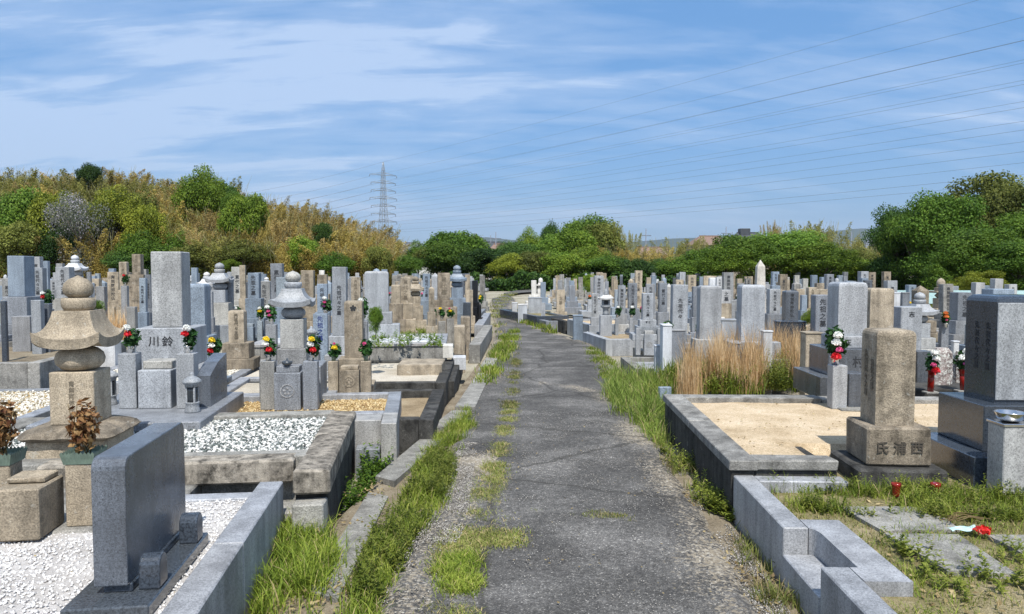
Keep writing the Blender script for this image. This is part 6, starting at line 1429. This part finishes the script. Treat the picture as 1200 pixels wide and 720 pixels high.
blades('seam_grass', g0([(500, 760), (500, 690), (515, 640), (548, 600), (560, 560), (578, 530), (590, 480), (602, 470), (604, 490), (590, 540), (585, 600), (615, 625), (610, 640), (562, 640), (555, 690), (548, 760)]), 24000, (.010, .038), .004, 'grassd', 'short patchy grass growing in the seam of the path', .004, 1.2, .5, 4, 8, 8, .035)
blades('seam_grass', g0([(590, 480), (600, 430), (606, 410), (608, 430), (604, 480)]), 3200, (.02, .05), .006, 'grassd', 'thin grass line in the path seam farther up', .004, 1, .8, 3, 9, 7, .04)
blades('seam_grass', g0([(505, 690), (520, 655), (552, 650), (560, 680), (545, 700)]), 5000, (.02, .06), .0045, 'grassv', 'denser green grass patch in the path seam near the camera', .004, 1.1, .6, 4, 10, 8, .03)
blades('crack_grass', g0([(625, 598), (700, 600), (740, 606), (740, 612), (680, 606), (625, 604)]), 1200, (.01, .03), .004, 'grassd', 'thin line of moss and grass in the crack across the path', .006, 1, .8, 8, 12, 6, .02)
blades('edge_grass', g0([(560, 450), (573, 425), (590, 395), (606, 385), (606, 400), (590, 425), (578, 450)]), 5000, (.05, .15), .012, 'grassv', 'grass along the left path edge farther away', 0, .8, .75, 1.5, 13, 7, .06)
blades('edge_grass', g0([(574, 370), (580, 352), (590, 345), (605, 343), (600, 350), (588, 360), (590, 378), (584, 392)]), 1800, (.04, .12), .02, 'grassd', 'dry grass at the path bend', 0, .6, .7, .8, 14, 7, .12)
blades('edge_grass', g0([(600, 372), (606, 362), (612, 374), (640, 382), (652, 392), (630, 388)]), 1500, (.08, .2), .02, 'grassv', 'grass along the right side of the path bend', 0, .6, .6, 1, 15, 7, .08)
blades('edge_grass', g0([(688, 402), (720, 425), (735, 470), (715, 450), (690, 418)]), 2400, (.03, .08), .010, 'grassv', 'low grass on the right path edge beyond the tall clump', 0, .7, .8, 2, 16, 7, .05)
blades('tall_grass', g0([(712, 462), (722, 440), (752, 440), (785, 462), (786, 486), (752, 500), (726, 488)]), 6000, (.16, .36), .0075, 'grasst', 'tall green grass clump at the corner of the sand plot', -.04, .75, .55, 2, 17, 8, .05)
blades('tall_grass', g0([(745, 470), (790, 480), (790, 500), (775, 520), (750, 505)]), 1500, (.12, .28), .007, 'grasst', 'lower part of the tall grass clump spilling to the path', -.04, .9, .6, 3, 18, 8, .04)
blades('ditch_grass', g0([(770, 520), (800, 530), (835, 560), (860, 592), (855, 610), (820, 590), (785, 550)]), 900, (.05, .16), .005, 'grassd', 'dry grass in the ditch beside the black-stained curb', -.04, .8, .85, 3, 19, 7, .03)
herbs('ditch_weeds', g0([(775, 525), (810, 540), (850, 570), (856, 605), (830, 600), (800, 565)]), 90, (.06, .18), 'weed', 'leafy weeds in the ditch right of the path', -.04, 20, .05, 14, .4)
herbs('ditch_weeds', g0([(825, 585), (858, 580), (862, 606), (838, 606)]), 200, (.05, .14), 'weed', 'bright green weed patch at the corner of the granite curb', -.05, 21, .05, 12, .1)
blades('curb_grass', g0([(860, 600), (885, 620), (960, 720), (950, 760), (900, 720), (870, 650)]), 1500, (.03, .14), .005, 'grassd', 'sparse dry grass at the foot of the near right curb', -.05, .9, .95, 4, 22, 6, .03)
P1 = [frW(u, v_, YR) for u, v_ in ((1.45, 4.0), (1.68, 3.95), (1.66, 3.2), (1.45, 3.15), (1.45, 1.7), (3.8, 1.7), (3.8, 4.5), (2.75, 4.78), (1.45, 4.78))]
blades('plot_grass', P1, 30000, (.015, .06), .004, 'grassd', 'short dry grass covering the weedy near right plot', .18, .9, .8, 3, 23, 8, .035)
blades('plot_grass', [frW(u, v_, YR) for u, v_ in ((1.5, 4.35), (3.2, 4.2), (3.4, 4.6), (2.75, 4.8), (1.5, 4.8))], 8000, (.04, .13), .0045, 'grassv', 'green grass band before the beige gravestone', .18, .8, .75, 3, 24, 8, .035)
herbs('plot_weeds', [frW(u, v_, YR) for u, v_ in ((1.6, 4.25), (3.0, 4.15), (3.3, 4.55), (2.7, 4.8), (1.5, 4.8))], 230, (.05, .14), 'weed', 'leafy weeds before the beige gravestone', .18, 25, .038, 18, .5)
herbs('plot_weeds', [frW(u, v_, YR) for u, v_ in ((1.75, 3.9), (2.1, 3.7), (2.55, 3.3), (2.6, 2.6), (2.0, 2.6), (1.75, 3.2))], 130, (.04, .13), 'weed', 'leafy weeds between and over the stepping slabs', .18, 26, .038, 18, .6)
herbs('plot_weeds', [frW(u, v_, YR) for u, v_ in ((2.25, 3.95), (2.42, 3.9), (2.6, 3.4), (3.2, 3.0), (3.2, 2.6), (2.3, 2.8), (2.2, 3.4))], 110, (.04, .12), 'weed', 'leafy weeds right of the middle stepping slab', .18, 27, .038, 18, .6)
blades('back_grass', g0([(760, 463), (800, 425), (880, 422), (945, 440), (945, 462)], .1), 8000, (.10, .32), .010, 'grassv', 'green grass behind the sand plot under the dry reeds', .1, .7, .55, 1.5, 28, 8, .06)
blades('dry_reeds', g0([(815, 458), (830, 446), (860, 436), (945, 440), (950, 455), (900, 462)], .1), 6200, (.32, .74), .0065, 'reed', 'tall dry orange reeds behind the sand plot', .1, .30, 0, 1.6, 29, 150, .065)
blades('dry_reeds', g0([(800, 470), (812, 470), (818, 450), (806, 448)], .1), 900, (.35, .68), .0065, 'reed', 'single dense tuft of dry orange reeds left of the others', .1, .3, 0, 1, 30, 9, .05)
herbs('back_weeds', g0([(815, 462), (870, 462), (870, 445), (820, 445)], .1), 300, (.15, .38), 'weed', 'bright green weeds under the dry reeds', .1, 31, .06, 14, .1)
herbs('back_weeds', g0([(895, 462), (925, 462), (925, 440), (895, 440)], .1), 220, (.2, .5), 'weed', 'dark green weeds at the right of the dry reeds', .1, 32, .06, 16, .0)
blades('green_patch', g0([(428, 402), (430, 386), (480, 380), (507, 384), (500, 402)], .3), 7000, (.06, .2), .014, 'grassv', 'overgrown green grave plot beyond the paved terrace', .25, .7, .4, 1, 33, 8, .08)
tag(link('green_plot', MB().add([(*G(424, 404, .24), .24), (*G(508, 404, .24), .24), (*G(512, 382, .24), .24), (*G(428, 382, .24), .24)], [(0, 1, 2, 3)]).mesh('green_plot', M['turf'])), kind='structure')
blades('dry_tuft', [frW(u+V(131, 350, 15)[0], v_+15, 0) for u, v_ in ((-.35, -.2), (.35, -.2), (.35, .3), (-.35, .3))], 900, (.5, .85), .012, 'reed', 'orange dry grass tuft behind the tan tower roof', 0, .3, 0, 1, 34, 9, .06)
blades('right_meadow', g0([(1060, 400), (1070, 352), (1160, 352), (1200, 372), (1200, 400), (1130, 412)], 0), 11000, (.10, .30), .022, 'grassd', 'green grass field between the graves and the right wood', GZ, .6, .6, .7, 35, 8, .1)
herbs('terrace_weeds', g0([(430, 410), (520, 410), (520, 396), (432, 396)], .5), 110, (.04, .14), 'g2', 'weeds sprouting between the white slabs of the terrace', .51, 36, .06, 12, .5)
# loose stones on the worn parts of the path
rs = np.random.RandomState(41)
def scatter(name, poly, n, r, label, z, seed):
    rs_ = np.random.RandomState(seed); X, Y = sample(poly, n, rs_, .6, 3); o = pebbles(name, None, 0, 1, 0, 1, z, n, r, M['pebgrit'], seed)
    co = np.empty(len(o.data.vertices)*3, np.float32); o.data.vertices.foreach_get('co', co); co = co.reshape(-1, 6, 3); ctr = co.mean(1); co = co-ctr[:, None]; co[:, :, 0] += X[:, None]; co[:, :, 1] += Y[:, None]; co[:, :, 2] += z+rs_.uniform(0, .003, n)[:, None]
    o.data.vertices.foreach_set('co', co.ravel()); o.data.update(); tag(o, label, 'grit')
scatter('loose_grit', g0([(420, 760), (450, 690), (500, 610), (540, 520), (560, 520), (545, 620), (500, 700), (490, 760)]), 7000, .0045, 'loose grit on the worn left strip of the path', .008, 42)
scatter('loose_grit', g0([(600, 760), (600, 600), (620, 480), (720, 480), (800, 620), (880, 760)]), 3500, .0035, 'small loose chippings on the asphalt', .010, 43)
scatter('loose_grit', g0([(850, 600), (880, 640), (945, 740), (900, 740), (868, 680), (820, 590), (775, 520), (790, 520)]), 5000, .0045, 'loose grit along the right path edge', -.03, 44)

# ------------------------------------------------------------------ air
hzm = bpy.data.materials.new('haze'); hzm.use_nodes = True; hn = hzm.node_tree; hn.nodes.clear()
pv = N(hn, 'ShaderNodeVolumePrincipled', Color=(.72, .82, .95, 1), Density=HAZE, Anisotropy=.3); ho = N(hn, 'ShaderNodeOutputMaterial'); LK(hn, pv.outputs[0], ho.inputs['Volume'])
if HAZE: tag(MB().box(-16000, 16000, -400, 14000, -62, 900).put('haze', None, hzm), kind='stuff')

blades('plot_grass', [frW(u, v_, YR) for u, v_ in ((1.65, 3.95), (1.65, 3.2), (1.45, 3.1), (1.45, 1.7), (3.8, 1.7), (3.8, 4.5))], 14000, (.02, .09), .0042, 'grassv', 'scattered green grass over the dry ground of the near right plot', .18, .9, 1.0, 2.6, 60, 9, .03)
ur = np.random.RandomState(71); n_ = 42000; ux = ur.uniform(-14, 44, n_); uy = ur.uniform(63.5, 66.5, n_); uz = GZ+(ur.rand(n_)**.8)*(1.3+1.1*np.array([nz(a, 0, .35)+nz(a, 3, 1.1)*.6 for a in ux]))
v_u, f_u = quads(np.stack([ux, uy, uz], 1), ur.normal(scale=.7, size=(n_, 3))+np.array([0, -.3, .6]), .26*(.6+.8*ur.rand(n_)), ur, .7)
tag(link('undergrowth', toned(npmesh('undergrowth', v_u, f_u, M['g3']))), 'dark low undergrowth along the foot of the tree line', 'undergrowth', kind='stuff')
# dead leaves and litter blown over the sand plots and the path edges
def litter(name, poly, n, z, size, label, seed, mat='stalk'):
    rs_ = np.random.RandomState(seed); X, Y = sample(poly, n, rs_, .5, 2); c = np.stack([X, Y, np.full(n, z)+rs_.uniform(0, .006, n)], 1)
    v, f = quads(c, rs_.normal(scale=.35, size=(n, 3))+np.array([0, 0, 1]), size*(.5+.8*rs_.rand(n)), rs_, .6); tag(link(name, toned(npmesh(name, v, f, M[mat]))), label, 'dead leaves', kind='stuff')
litter('dead_leaves', [frW(u, v_, YR) for u, v_ in ((1.45, 5.1), (1.8, 5.1), (1.9, 5.7), (5.0, 5.7), (5.0, 7.2), (1.45, 7.2))], 420, .325, .022, 'dead leaves scattered over the pale sand plot', 51)
litter('dead_leaves', [frW(u, v_, YR) for u, v_ in ((1.65, 1.8), (3.8, 1.8), (3.8, 4.7), (1.65, 4.7))], 900, .195, .03, 'dead leaves among the weeds of the near right plot', 52)
litter('dead_leaves', [frW(u, v_, YL) for u, v_ in ((-2.6, 1.8), (-1.0, 1.8), (-1.0, 4.4), (-2.6, 4.0))], 60, .256, .016, 'few dead leaves on the fine white gravel', 53)
litter('dead_leaves', g0([(400, 760), (450, 640), (520, 540), (560, 480), (600, 480), (760, 520), (900, 740)]), 260, .016, .018, 'dead leaves blown over the path', 54)
litter('dead_leaves', g0([(870, 720), (800, 600), (762, 530), (790, 530), (860, 600), (960, 740)], 0), 500, -.02, .025, 'dead leaves along the right edge of the path', 55)
litter('dead_leaves', g0([(300, 740), (330, 600), (440, 560), (520, 500), (470, 620), (400, 740)], 0), 600, -.01, .028, 'dead leaves under the left verge grass', 56)

# look-alikes nothing tells apart share a group
byl = {}
for o in bpy.data.objects:
    if o.parent is None and o.get('label') and o.get('category'): byl.setdefault(o['label'], []).append(o)
for l, os_ in byl.items():
    for o in os_:
        if len(os_) > 1: o['group'] = l
        elif o.get('group') == 'the '+l or str(o.get('group', '')).startswith('small bunches of flowers,'): del o['group']
